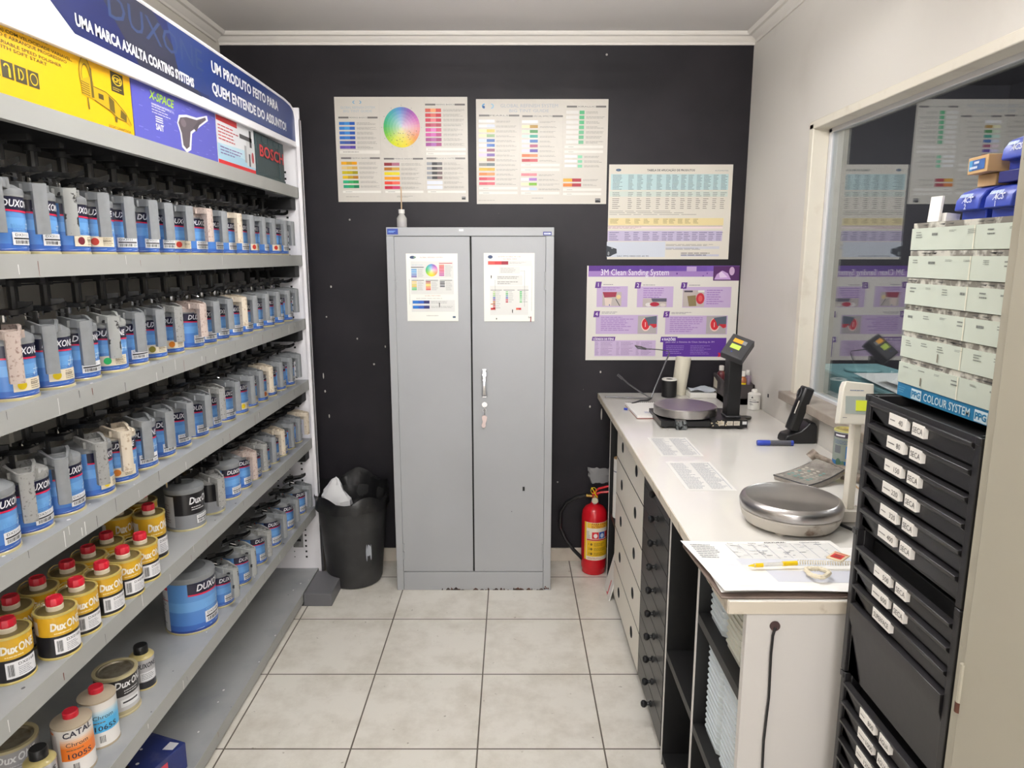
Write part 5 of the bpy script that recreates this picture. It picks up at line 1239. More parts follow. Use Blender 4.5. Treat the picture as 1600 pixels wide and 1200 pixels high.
# white drawers with round holes
wd_ = thing('drawer_unit', 'white drawer unit with round finger holes under the counter', 'drawer unit', (.78, 2.73, 0))
WD = mat('drawer_white', (238, 232, 221), .45); ya, yb = 2.412, 3.065
b = MB(); b.box(FX+.02, XC1-.04, ya+.005, yb-.005, .03, .875, BLKB); b.build('drawer_carcass', wd_, smooth=False)
zz = [.034, .20, .37, .535, .705, .872]
for i in range(5):
    b = MB(); z0, z1 = zz[i]+.002, zz[i+1]-.002
    hs = [(ya+.16, (z0+z1)/2), (yb-.16, (z0+z1)/2)]
    # front face with round holes cut out: ring fans between rectangle and circle
    y0_, y1_ = ya+.002, yb-.002; xm = (y0_+y1_)/2
    for (hy, hz), (p0, p1) in zip(hs, ((y0_, xm), (xm, y1_))):
        n = 24; rr = .022
        cir = [(hy+rr*math.cos(2*PI*k/n), hz+rr*math.sin(2*PI*k/n)) for k in range(n)]
        def toedge(c):
            dx, dz = c[0]-hy, c[1]-hz; s_ = min([(p1-hy)/dx if dx > 1e-9 else 9e9, (p0-hy)/dx if dx < -1e-9 else 9e9, (z1-hz)/dz if dz > 1e-9 else 9e9, (z0-hz)/dz if dz < -1e-9 else 9e9]); return (hy+dx*s_, hz+dz*s_)
        ed = [toedge(c) for c in cir]
        v = [(FX, y, z) for y, z in cir]+[(FX, y, z) for y, z in ed]+[(FX+.015, y, z) for y, z in cir]
        f = [(k, (k+1) % n, n+(k+1) % n, n+k) for k in range(n)]
        fw = [(k, 2*n+k, 2*n+(k+1) % n, (k+1) % n) for k in range(n)]
        for cy_, cz_ in ((p0, z0), (p0, z1), (p1, z0), (p1, z1)):
            # corner triangles
            k = min(range(n), key=lambda q: -((ed[q][0]-hy)*(cy_-hy) > 0 and (ed[q][1]-hz)*(cz_-hz) > 0)*1e3+abs(ed[q][0]-cy_)+abs(ed[q][1]-cz_))
            v.append((FX, cy_, cz_)); ci = len(v)-1
            for q in range(n):
                e0, e1 = ed[q], ed[(q+1) % n]
                on0 = (abs(e0[0]-cy_) < 1e-6, abs(e0[1]-cz_) < 1e-6); on1 = (abs(e1[0]-cy_) < 1e-6, abs(e1[1]-cz_) < 1e-6)
                if (on0[0] and on1[1]) or (on0[1] and on1[0]): f.append((n+q, n+(q+1) % n, ci))
        b.add(v, f, WD); b.add(v[:3*n], fw, BLKM)  # hole walls coloured black, standing in for the shade inside
        b.cyl((FX+.0155, hy, hz), (FX+.017, hy, hz), rr, BLKM, 20)
        b.tube([(FX-.0004, hy+rr*math.cos(2*PI*k/n), hz+rr*math.sin(2*PI*k/n)) for k in range(n)], .0014, DARK, 5, closed=True)
    b.box(FX, FX+.016, y0_, y0_+.0008, z0, z1, BLKM); b.box(FX, FX+.016, y0_, y1_, z1-.0008, z1, BLKM); b.box(FX, FX+.016, y0_, y1_, z0, z0+.0008, BLKM); b.box(FX, FX+.016, y1_-.0008, y1_, z0, z1, BLKM)
    b.build('drawer', wd_, ang=30)
# black drawers with knobs
bd_ = thing('drawer_unit', 'narrow black drawer unit with round black knobs under the counter', 'drawer unit', (.78, 2.2, 0))
ya, yb = 1.995, 2.405
BLKD = mat('black_drawer_front', (33, 33, 35), .35)
b = MB(); b.box(FX+.016, XC1-.04, ya, yb, 0, .88, BLKB); b.build('drawer_carcass', bd_, smooth=False)
for i in range(10):
    z0 = .045+i*.0835
    b = MB(); b.box(FX-.002, FX+.015, ya+.004, yb-.004, z0+.0012, z0+.0825, BLKD); d = b.build('drawer', bd_, bevel=.0012)
    b = MB(); b.M = Matrix.Translation((FX-.002, 2.155, z0+.045)) @ Matrix.Rotation(-PI/2, 4, 'Y')
    b.lathe([(.011, 0), (.011, .004), (.006, .007), (.0055, .013), (.009, .016), (.0125, .022), (.012, .029), (.007, .034), (.001, .035)], BLK, 18)
    b.build('knob', d)
# things in the bays
def stack(label, y0, y1, z0, z1, x0, n, tint):
    r = thing('sheet_stack', label, 'box stack', ((x0+.2+x0)/2, (y0+y1)/2, z0))
    b = MB(); b.box(x0, x0+.22, y0, y1, z0+.001, z1, tint, None); 
    k = int((z1-z0)/.012)
    for i in range(k): b.box(x0-.0015-R.uniform(0, .001), x0, y0+R.uniform(0, .003), y1-R.uniform(0, .003), z0+.003+i*.012, z0+.012+i*.012, tint)
    b.build('stacked_cups', r); return r
T1 = mat('pale_blue_plastic', (210, 218, 222), .35); T2 = mat('pale_cream_plastic', (214, 214, 202), .35)
def cupstack(label, cy_, z0, z1, tint, cx_=.56, s=.058):
    b = MB(); n = int((z1-z0)/.016)
    def sec(q): return [(cx_+q*x, cy_+q*y) for x, y in ((-1, -.8), (-.8, -1), (.8, -1), (1, -.8), (1, .8), (.8, 1), (-.8, 1), (-1, .8))]
    for i in range(n):
        za = z0+.001+i*.016
        b.prism(sec(s*.94), za, za+.013, tint); b.prism(sec(s), za+.012, za+.016, tint)
    return tag(b.build('plastic_tub_stack', ang=20), label, 'plastic tubs')
cupstack('pale blue plastic tub stack in the upper counter bay, further from the end panel', 1.585, .70, .862, T1)
cupstack('pale cream plastic tub stack in the upper counter bay, beside the end panel', 1.455, .70, .862, T2)
cupstack('pale blue plastic tub stack in the middle counter bay, further from the end panel', 1.58, .385, .655, T1)
cupstack('pale blue plastic tub stack in the middle counter bay, beside the end panel', 1.455, .385, .655, T1)
cupstack('pale blue plastic tub stack on the floor board of the bay beside the black drawers', 1.76, .04, .34, T1, cx_=.62)
b = MB(); b.lathe([(.028, .36), (.030, .362), (.030, .652), (.026, .654), (.025, .645), (.001, .645)], PAPER, 24, .515, 3.20); b.lathe([(.0262, .6542), (.0302, .6542), (.0302, .6562), (.0262, .6562)], CARD, 24, .515, 3.20)
b.lathe([(.0303, .59), (.0305, .591), (.0305, .593), (.0303, .594)], NAVY, 24, .515, 3.20)
tag(b.build('paper_roll'), 'white paper roll standing in the open bay beside the white drawers', 'roll')
b = MB(); b.box(.485, .6, 3.08, 3.27, .335, .358, BLKB); tag(b.build('dark_box'), 'black board under the white paper roll in the open bay', 'board')
b = MB(); b.M = Matrix.Translation((.455, 3.10, .0)) @ Matrix.Rotation(.25, 4, 'Y'); b.box(0, .006, -.05, .10, .0, .19, PAPER); b.box(-.0008, 0, .0, .01, .01, .08, REDC); b.box(-.0008, 0, .0, .03, .006, .012, REDC)
tag(b.build('folded_leaflet'), 'white leaflet with a red stripe leaning at the foot of the white drawers', 'leaflet')
b = MB(); v = []
b.ball((.525, 3.20, .08), .05, mat('grey_rag', (150, 152, 160), .9, bump=.4, bs=40), 14, (.7, 1, .8)); tag(b.build('rag'), 'grey crumpled rag on the bottom of the open bay', 'rag')

# ---------------------------------------------------------------- things on the counter
def rot(loc, rz=0, rx=0, ry=0):
    return Matrix.Translation(loc) @ Matrix.Rotation(rz, 4, 'Z') @ Matrix.Rotation(ry, 4, 'Y') @ Matrix.Rotation(rx, 4, 'X')
# far scale
sc1 = thing('paint_scale', 'paint mixing scale with black column and round steel platter, further scale on the counter', 'scale', (.725, 2.86, CT))
b = MB(); b.lathe([(.125, .951), (.129, .953), (.1295, .984), (.126, .9875), (.001, .9880)], STEEL, 48, .725, 2.86); b.build('platter', sc1, ang=40)
b = MB()
b.box(.60, .93, 2.735, 2.985, CT+.008, CT+.030, BLK); b.box(.80, .945, 2.725, 2.86, CT+.006, CT+.038, BLK); b.cyl((.725, 2.86, CT+.02), (.725, 2.86, CT+.037), .03, BLK, 18)
for fx, fy in ((.62, 2.75), (.92, 2.74), (.62, 2.97), (.91, 2.97)): b.cyl((fx, fy, CT+.0005), (fx, fy, CT+.010), .012, BLKM, 12)
a = Art(b, plane_fn((0, 0, 100, 20), (.60, 2.725, CT+.008), (.345, 0, 0), (0, 0, .03), (0, -1, 0)), PRINT, eps=.0008)
for x0 in (66, 76, 84): a.rect(x0, 3, x0+7, 15, (206, 200, 186), 1); a.dashes(x0+1, 6, x0+6.5, 12, 2, (110, 104, 96), l=2)
a.rect(94, 4, 99, 12, (214, 214, 214), 1)
for k in range(16): a.circ(R.uniform(58, 76), R.uniform(1, 19), R.uniform(.5, 1.4), R.uniform(1, 2.6), (206, 190, 160), 3, 7)
b.build('scale_base', sc1, bevel=0)
b = MB(); b.box(.655, .70, 2.708, 2.75, CT+.001, CT+.036, mat('crinkled_film', (120, 124, 126), .2, .6, rgb2=(40, 42, 44), vs=60, thr=(.45, .55), bump=.6, bs=60)); b.build('taped_foot', sc1, bevel=.003)
b = MB(); b.box(.872, .925, 2.765, 2.825, CT+.038, 1.20, BLK); b.box(.868, .93, 2.76, 2.83, CT+.038, CT+.046, DARK); b.build('column', sc1, bevel=.003)
b = MB(); u = Vector((.066, -.05, -.025)).normalized(); up_ = Vector((.075, .03, .055)); up_ = (up_-u*up_.dot(u)).normalized(); nn = u.cross(up_)
Mh = Matrix(((u.x, up_.x, nn.x, .900), (u.y, up_.y, nn.y, 2.765), (u.z, up_.z, nn.z, 1.245), (0, 0, 0, 1)))
b.box(-.046, .046, -.054, .054, -.036, 0, DARK, M=Mh); b.box(-.02, .02, -.04, .0, -.05, -.03, BLK, M=Mh)
hd_ = b.build('display_head', sc1, bevel=.004)
b = MB(); b.box(-.028, .010, .016, .034, .0004, .0012, LCD2, M=Mh); b.box(.010, .026, .016, .034, .0004, .0012, mat('grey_key', (150, 152, 154), .5), M=Mh); b.box(-.026, .014, -.016, .006, .0004, .0012, LCD3, M=Mh); b.box(-.012, -.006, -.034, -.030, .0004, .0012, BLUEP, M=Mh); b.build('display_panel', hd_, smooth=False)
# near scale
sc2 = thing('paint_scale', 'paint-splashed scale with cream column and round steel platter, nearer scale on the counter', 'scale', (.722, 1.722, CT))
b = MB(); b.lathe([(.121, .958), (.126, .961), (.1275, .975), (.123, .985), (.113, .990), (.111, .9885), (.001, .9885)], STEEL, 56, .722, 1.722); b.build('platter', sc2, ang=50)
b = MB(); b.lathe([(.108, CT+.012), (.112, CT+.010), (.119, CT+.020), (.125, .955), (.123, .958), (.05, .959)], SCALEB, 48, .722, 1.722)
b.box(.79, .905, 1.70, 1.80, CT+.012, CT+.040, SCALEB)
for k in range(5):
    t = -PI/2+(k-1.5)*1.2; b.cyl((0.722+.09*math.cos(t), 1.722+.09*math.sin(t), CT+.0005), (0.722+.09*math.cos(t), 1.722+.09*math.sin(t), CT+.014), .013, SCALEB, 12)
b.build('scale_base', sc2, ang=50)
b = MB(); b.box(.866, .884, 1.715, 1.745, CT+.040, 1.20, mat('ivory_column', (224, 218, 204), .4)); b.build('column', sc2, bevel=.002)
b = MB(); Mh = rot((.864, 1.715, 1.235), rz=-.18, rx=-.22)
pr = [(-.045, -.052), (.036, -.052), (.036, .05), (-.030, .056), (-.036, .04)]
b.prism(pr, -.018, .020, mat('cream_display_shell', (226, 222, 210), .4), M=Mh @ Matrix.Rotation(PI/2, 4, 'X'))
hd_ = b.build('display_head', sc2, bevel=.003)
b = MB(); a = Art(b, lambda x, y, l: Mh @ Vector((x, -.0203-l*.0004, y)), PRINT, 1)
a.rect(-.030, -.026, .033, .018, (172, 182, 178), 1); a.dashes(-.02, .035, .02, .03, 1, (60, 90, 140), l=1); a.dashes(-.036, -.034, -.02, -.038, 1, (100, 100, 110), l=1)
b.box(-.006, .028, -.0222, -.0212, -.018, .008, LCD1, M=Mh); b.build('display_panel', hd_, smooth=False)
b = MB(); b.tube([(.83, 1.70, CT+.012), (.86, 1.66, CT+.006), (.88, 1.60, CT+.005), (.90, 1.55, CT+.005)], .004, BLK, 8); tag(b.build('cable'), 'short black cable on the counter behind the nearer scale', 'cable')
# text sheets
def tsheet(lbl, x0, x1, y0, y1):
    b = MB(); a = Art(b, lambda x, y, l: Vector((x0+(x1-x0)*x/100, y0+(y1-y0)*(1-y/100), CT+.0004+l*.0002)), PRINT, 1)
    a.rect(-8, -4, 106, 104, (228, 226, 222), 0)
    for c0, c1 in ((0, 46), (52, 98)):
        a.dashes(c0, 1, c1, 99, 24, (150, 152, 160), fill=1, t=.42, l=1)
    a.rect(97, 0, 99, 99, (178, 180, 188), 1)
    return tag(b.build('text_sheet', smooth=False), lbl, 'sheet')
tsheet('white sheet of small print on the counter, nearer the round black-column scale', .53, .66, 2.35, 2.585)
tsheet('white sheet of small print on the counter, nearer the front end', .53, .66, 1.99, 2.262)
# notepad
npd = thing('notepad', 'white spiral notepad with a reddish board cover left of the further scale', 'notepad', (.61, 3.04, CT))
b = MB(); M = rot((.605, 3.045, CT), rz=.03); b.box(-.075, .085, -.14, .135, .001, .004, mat('reddish_board', (150, 92, 84), .6), M=M); b.build('cover', npd)
b = MB(); b.box(-.075, .083, -.138, .135, .0042, .014, PAPER, M=M); a = Art(b, lambda x, y, l: M @ Vector((x, y, .0142+l*.0002)), PRINT, 1)
for k in range(9): a.rect(-.06, -.1+k*.022, .06, -.0995+k*.022, (190, 196, 214), 1)
a.dashes(-.03, -.09, .07, -.06, 3, (110, 130, 190), l=2); a.poly([(.0, -.137), (.02, -.120), (.035, -.137)], (50, 50, 56), 2); b.build('pages', npd)
b = MB()
for k in range(16): b.tube([M @ Vector((-.07+k*.0095, .135+.006*math.cos(t), .009+.008*math.sin(t))) for t in [2*PI*q/8 for q in range(8)]], .0008, RODM, 4, closed=True)
b.build('spiral', npd)
b = MB(); b.cyl((.508, 3.085, CT+.005), (.522, 3.075, CT+.005), .005, BLUEP, 10); b.cyl((.522, 3.075, CT+.005), (.6, 3.02, CT+.006), .0035, CLEARP, 8) ; tag(b.build('ballpoint_pen'), 'blue pen cap end peeping out left of the notepad', 'pen')
# wiper-like rods
rd_ = thing('bent_rod', 'bent dark steel rods with springy arms standing near the far edge of the counter', 'rod', (.66, 3.27, CT))
b = MB(); J = (.668, 3.28, .928)
b.tube([J, (.69, 3.3, .98), (.755, 3.32, 1.140)], .0035, RODM, 8); b.tube([(.755, 3.32, 1.140), (.752, 3.32, 1.152), (.70, 3.31, 1.160), (.64, 3.3, 1.165)], .0025, RODM, 8)
b.tube([(.64, 3.3, 1.165), (.615, 3.3, 1.174), (.585, 3.3, 1.180), (.60, 3.3, 1.168), (.64, 3.3, 1.163)], .0035, RODM, 8); b.build('arm', rd_)
b = MB(); b.tube([J, (.62, 3.29, .955), (.56, 3.3, .995), (.515, 3.3, 1.035)], .0035, RODM, 8); b.tube([(.53, 3.3, 1.02), (.507, 3.3, 1.04)], .006, RODM, 8); b.build('arm', rd_)
b = MB(); b.tube([J, (.62, 3.31, .923), (.56, 3.33, .922), (.455, 3.35, .922)], .003, RODM, 8); b.build('arm', rd_)
b = MB(); b.tube([J, (.64, 3.22, .930), (.60, 3.19, .936), (.555, 3.16, .928)], .0045, RODM, 8); b.build('arm', rd_)
# cup, roll, tray
b = MB(); b.lathe([(.030, CT+.001), (.036, CT+.004), (.0365, CT+.085), (.035, CT+.09)], BLKM, 24, .775, 3.38); b.lathe([(.037, CT+.0855), (.0375, CT+.09), (.035, CT+.0925), (.028, CT+.0915), (.001, CT+.088)], WHT, 24, .775, 3.38); tag(b.build('paint_cup'), 'black cup with a white rim on the far end of the counter', 'cup')
b = MB(); M = rot((.838, 3.44, CT+.001), ry=.09); b.lathe([(.030, 0), (.031, .002), (.037, .17), (.036, .188), (.030, .186), (.028, .17), (.001, .16)], mat('cream_paper', (226, 220, 202), .7), 22, M=M); b.box(-.036, -.034, -.01, .012, .005, .185, mat('cream_paper', (226, 220, 202)), M=M)
tag(b.build('paper_cups'), 'tall stack of cream paper cups behind the black cup', 'paper cups')
tr = thing('flat_carton', 'flat white carton with a loose sheet on top at the back of the counter', 'carton', (.955, 3.41, CT))
b = MB(); b.box(.872, 1.045, 3.345, 3.475, CT+.001, CT+.026, WHT); b.build('carton', tr, bevel=.002)
b = MB(); v = []; f = []
for j in range(5):
    for i in range(9): v.append((.875+.02*i, 3.35+.03*j, CT+.027+.007*(1+math.sin(i*1.1+j*.7))))
for j in range(4):
    for i in range(8): f.append((j*9+i, j*9+i+1, (j+1)*9+i+1, (j+1)*9+i))
b.add(v, f, mat('bluish_paper', (206, 214, 222), .6)); b.build('loose_sheet', tr)
# organiser with bottles
og = thing('bottle_organiser', 'dark grey sloping organiser box in the far corner of the counter', 'organiser', (1.06, 3.3, CT))
b = MB(); Mo = Matrix(((0, 0, 1, 0), (1, 0, 0, 0), (0, 1, 0, 0), (0, 0, 0, 1)))
OG = mat('organiser_plastic', (66, 60, 60), .6)
b.prism([(3.19, CT+.001), (3.42, CT+.001), (3.42, CT+.115), (3.36, CT+.115), (3.19, CT+.095)], 1.00, 1.006, OG, M=Mo); b.prism([(3.19, CT+.001), (3.42, CT+.001), (3.42, CT+.115), (3.19, CT+.095)], 1.122, 1.128, OG, M=Mo)
b.box(1.0, 1.128, 3.19, 3.196, CT+.001, CT+.095, OG); b.box(1.0, 1.128, 3.414, 3.42, CT+.001, CT+.115, OG); b.box(1.0, 1.128, 3.19, 3.42, CT+.001, CT+.03, OG); b.box(1.0, 1.128, 3.30, 3.305, CT+.03, CT+.1, OG)
a = Art(b, lambda x, y, l: Vector((.9995-l*.0004, x, y)), PRINT, 1); a.poly([(3.34, CT+.05), (3.40, CT+.05), (3.40, CT+.1), (3.34, CT+.085)], (206, 198, 178), 1); a.rect(3.345, CT+.02, 3.4, CT+.045, (120, 112, 100), 1)
b.build('organiser_body', og, smooth=False)
def bottle(lbl, x, y, z0, rad, h, body, lab=None, cap=WHT):
    r = thing('small_bottle', lbl, 'bottle', (x, y, z0))
    b = MB(); b.lathe([(rad*.9, z0+.0005), (rad, z0+.004), (rad, z0+h*.8), (rad*.85, z0+h*.92), (rad*.45, z0+h), (rad*.45, z0+h+.004)], body, 18, x, y); b.build('bottle_body', r)
    b = MB(); b.lathe([(rad*.55, z0+h+.001), (rad*.58, z0+h+.003), (rad*.58, z0+h+.022), (rad*.5, z0+h+.025)], cap, 16, x, y); b.build('cap', r)
    if lab:
        b = MB(); fn = lambda q, zz, l: Vector((x+(rad+.0003+l*.0003)*math.cos(q/rad-PI*.62), y+(rad+.0003+l*.0003)*math.sin(q/rad-PI*.62), zz)); a = Art(b, fn, PRINT, 1, du=.006)
        a.rect(-rad, z0+h*.35, rad*1.0, z0+h*.72, lab, 1); a.dashes(-rad*.8, z0+h*.68, rad*.8, z0+h*.4, 3, (60, 50, 40), l=2); b.build('label', r)
bottle('amber bottle with yellow label and white cap standing in the dark organiser', 1.080, 3.215, CT+.031, .018, .100, AMBER, (236, 206, 20))
bottle('lilac bottle with white cap in the organiser against the wall', 1.1125, 3.245, CT+.031, .0155, .100, LILAC)
bottle('white-capped bottle at the back of the organiser behind the amber one', 1.085, 3.34, CT+.031, .020, .115, WHT)
bottle('white-capped pale bottle at the back of the organiser next to the wall', 1.108, 3.37, CT+.031, .017, .11, WHT)
bottle('dark red bottle with white cap at the left back of the organiser', 1.03, 3.385, CT+.031, .020, .10, mat('dark_red_liquid', (96, 40, 46), .3))
wc = thing('small_can', 'small white metal can with black print beside the organiser', 'can', (1.098, 3.10, CT))
b = MB(); x, y = 1.098, 3.10; b.lathe([(.026, CT+.0005), (.0285, CT+.002), (.0275, CT+.005), (.0275, CT+.068), (.0285, CT+.071), (.024, CT+.075), (.012, CT+.078)], WHT, 24, x, y)
fn = lambda q, zz, l: Vector((x+(.0278+l*.0003)*math.cos(q/.0275-PI*.62), y+(.0278+l*.0003)*math.sin(q/.0275-PI*.62), zz)); a = Art(b, fn, PRINT, 1, du=.006)
a.poly([(-.012, CT+.055), (-.002, CT+.055), (-.007, CT+.064)], (30, 30, 30), 1); a.rect(-.018, CT+.036, .024, CT+.040, (30, 30, 30), 1); a.dashes(-.018, CT+.05, .02, CT+.044, 1, (90, 90, 90), l=1); a.dashes(-.018, CT+.032, .006, CT+.022, 2, (60, 60, 60), l=1); a.text('DUXONE', -.016, CT+.0365, .003, (230, 230, 230), w=.03, up=1, l=2)
b.build('can_body', wc)
b = MB(); b.lathe([(.013, CT+.078), (.0135, CT+.08), (.0125, CT+.09), (.008, CT+.093)], WHT, 16, x, y); b.build('cap', wc)
b = MB(); M = rot((.985, 2.90, CT+.001), rz=.4); b.lathe([(.038, 0), (.042, .004), (.04, .009), (.001, .010)], BLK, 20, M=M @ Matrix.Diagonal((1, .6, 1, 1))); tag(b.build('black_dish'), 'small flat black dish behind the further scale', 'dish')
# cordless handset in its cradle
ph = thing('phone_cradle', 'black desk cradle holding a cordless handset beside the window sill', 'phone cradle', (1.06, 2.53, CT))
b = MB(); M = Matrix(((1, 0, 0, 0), (0, 0, 1, 0), (0, 1, 0, 0), (0, 0, 0, 1)))
prf = [(1.008, CT+.001), (1.126, CT+.001), (1.126, CT+.066), (1.118, CT+.080), (1.098, CT+.080), (1.085, CT+.064), (1.066, CT+.046), (1.035, CT+.036), (1.018, CT+.032), (1.010, CT+.018)]
v = [(x, 2.50, z) for x, z in prf]+[(x, 2.575, z) for x, z in prf]; n = len(prf)
b.add(v, [tuple(range(n)), tuple(reversed(range(n, 2*n)))]+[(k, n+k, n+(k+1) % n, (k+1) % n) for k in range(n)], BLK)
b.build('cradle', ph, bevel=.004)
hs = thing('cordless_handset', 'black cordless handset leaning upright in its desk cradle', 'phone', (1.06, 2.53, CT+.03))
b = MB(); M = rot((1.045, 2.535, CT+.040), ry=.30)
b.prism([(-.018, -.024), (.016, -.024), (.018, 0), (.016, .024), (-.018, .024), (-.024, .012), (-.024, -.012)], .004, .175, BLK, M=M); b.build('handset_body', hs, bevel=.006)
b = MB(); b.tube([M @ Vector((-.025, .014*math.cos(t), .145+.018*math.sin(t))) for t in [2*PI*k/16 for k in range(16)]], .003, DARK, 6, closed=True); b.tube([M @ Vector((-.024, -.021, z)) for z in (.07, .09, .12)], .003, CHROME, 6); b.build('trim_ring', hs)
# marker
mk = thing('marker_pen', 'thick marker pen with blue cap and grey barrel lying on the counter', 'marker', (.97, 2.48, CT))
yk = 2.48
b = MB(); b.cyl((.945, yk, CT+.0105), (1.024, yk-.004, CT+.0105), .0098, mat('marker_grey', (84, 84, 90), .4), 16); b.build('barrel', mk)
b = MB(); b.lathe([(.0085, 0), (.0103, .004), (.0103, .045), (.0098, .047)], BLUEP, 18, M=Matrix.Translation((.900, yk+.002, CT+.0105)) @ Vector((1, -.04, 0)).to_track_quat('Z', 'Y').to_matrix().to_4x4()); b.build('cap', mk)
b = MB(); b.cyl((1.020, yk-.004, CT+.0105), (1.030, yk-.0045, CT+.0105), .0102, BLUEP, 16); b.build('end_plug', mk)
# calculator under film
cl = thing('calculator', 'grimy calculator wrapped in clear film lying on the counter', 'calculator', (.93, 2.12, CT))
cu_ = [(.815, 2.085), (.880, 1.985), (1.015, 2.050), (.980, 2.165)]
def cpt(u, v, l=0):
    p0, p1, p2, p3 = [Vector((*c, 0)) for c in cu_]
    p = p0*(1-u)*(1-v)+p1*(1-u)*v+p2*u*v+p3*u*(1-v)
    return Vector((p.x, p.y, CT+.016+.028*u*u+l*.0005))
b = MB(); v = []; f = []; n = 10
FILM = mat('grimy_film', (150, 144, 136), .3, rgb2=(120, 114, 108), vs=24, thr=(.4, .6), bump=.5, bs=70)
for j in range(n+1):
    for i in range(n+1): v.append(cpt(i/n, j/n)+Vector((0, 0, R.uniform(-.0006, .0006))))
base = [Vector((p.x, p.y, CT+.0015)) for p in (cpt(0, 0), cpt(0, 1), cpt(1, 1), cpt(1, 0))]
f = [(j*(n+1)+i, j*(n+1)+i+1, (j+1)*(n+1)+i+1, (j+1)*(n+1)+i) for j in range(n) for i in range(n)]
k0 = len(v); ring_ = [(0, j) for j in range(n+1)]+[(i, n) for i in range(1, n+1)]+[(n, j) for j in range(n-1, -1, -1)]+[(i, 0) for i in range(n-1, 0, -1)]
for (i, j) in ring_: q = cpt(i/n, j/n); v.append(Vector((q.x*.985+.93*.015, q.y*.985+2.07*.015, max(CT+.0015, q.z-.02))))
m = len(ring_)
for q in range(m):
    a0 = ring_[q]; a1 = ring_[(q+1) % m]; f.append((a0[1]*(n+1)+a0[0], a1[1]*(n+1)+a1[0], k0+(q+1) % m, k0+q))
f.append(tuple(k0+q for q in range(m)))
b.add(v, f, FILM); b.build('film_wrap', cl, ang=30)
b = MB(); a = Art(b, cpt, PRINT, 1)
for r_ in range(4):
    for c_ in range(6):
        u_, v_ = .22+c_*.085, .18+r_*.19
        a.poly([(u_+.028*math.cos(t), v_+.055*math.sin(t)) for t in [2*PI*q/10 for q in range(10)]], R.choice([(176, 170, 160), (190, 184, 172), (110, 150, 146)]) if c_ else (96, 150, 146), 2)
a.poly([(.05, .1), (.09, .1), (.09, .2), (.05, .2)], (200, 196, 188), 2); b.build('keypad', cl)
b = MB(); b.tube([cpt(i/n, j/n)+Vector((0, 0, -.002)) for (i, j) in ring_], .0022, DARK, 6, closed=True); b.build('rim', cl)
tl = thing('scraping_tool', 'dirty grey hand tool with a round head behind the wrapped calculator', 'tool', (1.04, 2.2, CT))
GRM = mat('grimy_metal', (150, 138, 126), .5, .2, rgb2=(110, 98, 88), vs=40, thr=(.45, .6))
b = MB(); b.tube([(1.0, 2.215, CT+.040), (1.015, 2.18, CT+.037), (1.035, 2.12, CT+.031), (1.05, 2.07, CT+.024), (1.06, 2.03, CT+.018)], [.009, .008, .010, .011, .013], GRM, 12); b.build('shaft', tl)
b = MB(); b.cyl((.985, 2.225, CT+.028), (1.005, 2.223, CT+.05), .017, GRM, 16, r1=.015); b.build('tool_head', tl)
b = MB(); b.cyl((1.03, 2.06, CT+.012), (1.03, 1.975, CT+.005), .0035, WOODST, 8, r1=.002); b.cyl((1.02, 2.075, CT+.013), (1.04, 2.06, CT+.013), .009, GRM, 10); b.build('spike', tl)
# grey labelled can by the wall
gc = thing('small_can', 'grey-labelled can with gold lid standing between the wall and the cream scale column', 'can', (1.058, 2.14, CT))
b = MB(); x, y = 1.058, 2.14; g = (190, 184, 110)
b.lathe([(.036, CT+.0005), (.038, CT+.002), (.0365, CT+.005), (.0365, CT+.022), (.0365, CT+.05), (.0365, CT+.14), (.038, CT+.143), (.0365, CT+.148), (.031, CT+.148), (.030, CT+.143)], TINPR, 28, x, y, cols=[g, g, g, (30, 110, 176), (150, 160, 150), (176, 182, 192), g, g, g, g])
fn = lambda q, zz, l: Vector((x+(.0368+l*.0003)*math.cos(q/.0365-PI*.68), y+(.0368+l*.0003)*math.sin(q/.0365-PI*.68), zz)); a = Art(b, fn, TINPR, 1, du=.007)
a.rect(-.04, CT+.125, .035, CT+.139, (60, 50, 66), 1); a.rect(-.03, CT+.129, .0, CT+.135, (230, 230, 236), 2); a.dashes(-.035, CT+.118, .03, CT+.104, 3, (70, 100, 150), l=1); a.rect(.005, CT+.06, .028, CT+.1, (50, 130, 200), 1); a.rect(.009, CT+.068, .024, CT+.092, (200, 220, 240), 2); a.rect(-.03, CT+.075, -.01, CT+.1, (110, 114, 120), 1)
a.circ(-.015, CT+.045, .008, .014, (86, 116, 96), 1, 10); a.circ(-.002, CT+.04, .006, .012, (96, 126, 106), 1, 10)
b.build('can_body', gc)
b = MB(); b.lathe([(.0295, CT+.142), (.0295, CT+.147), (.026, CT+.148), (.022, CT+.144), (.001, CT+.144)], GOLD, 24, x, y); b.build('lid', gc)
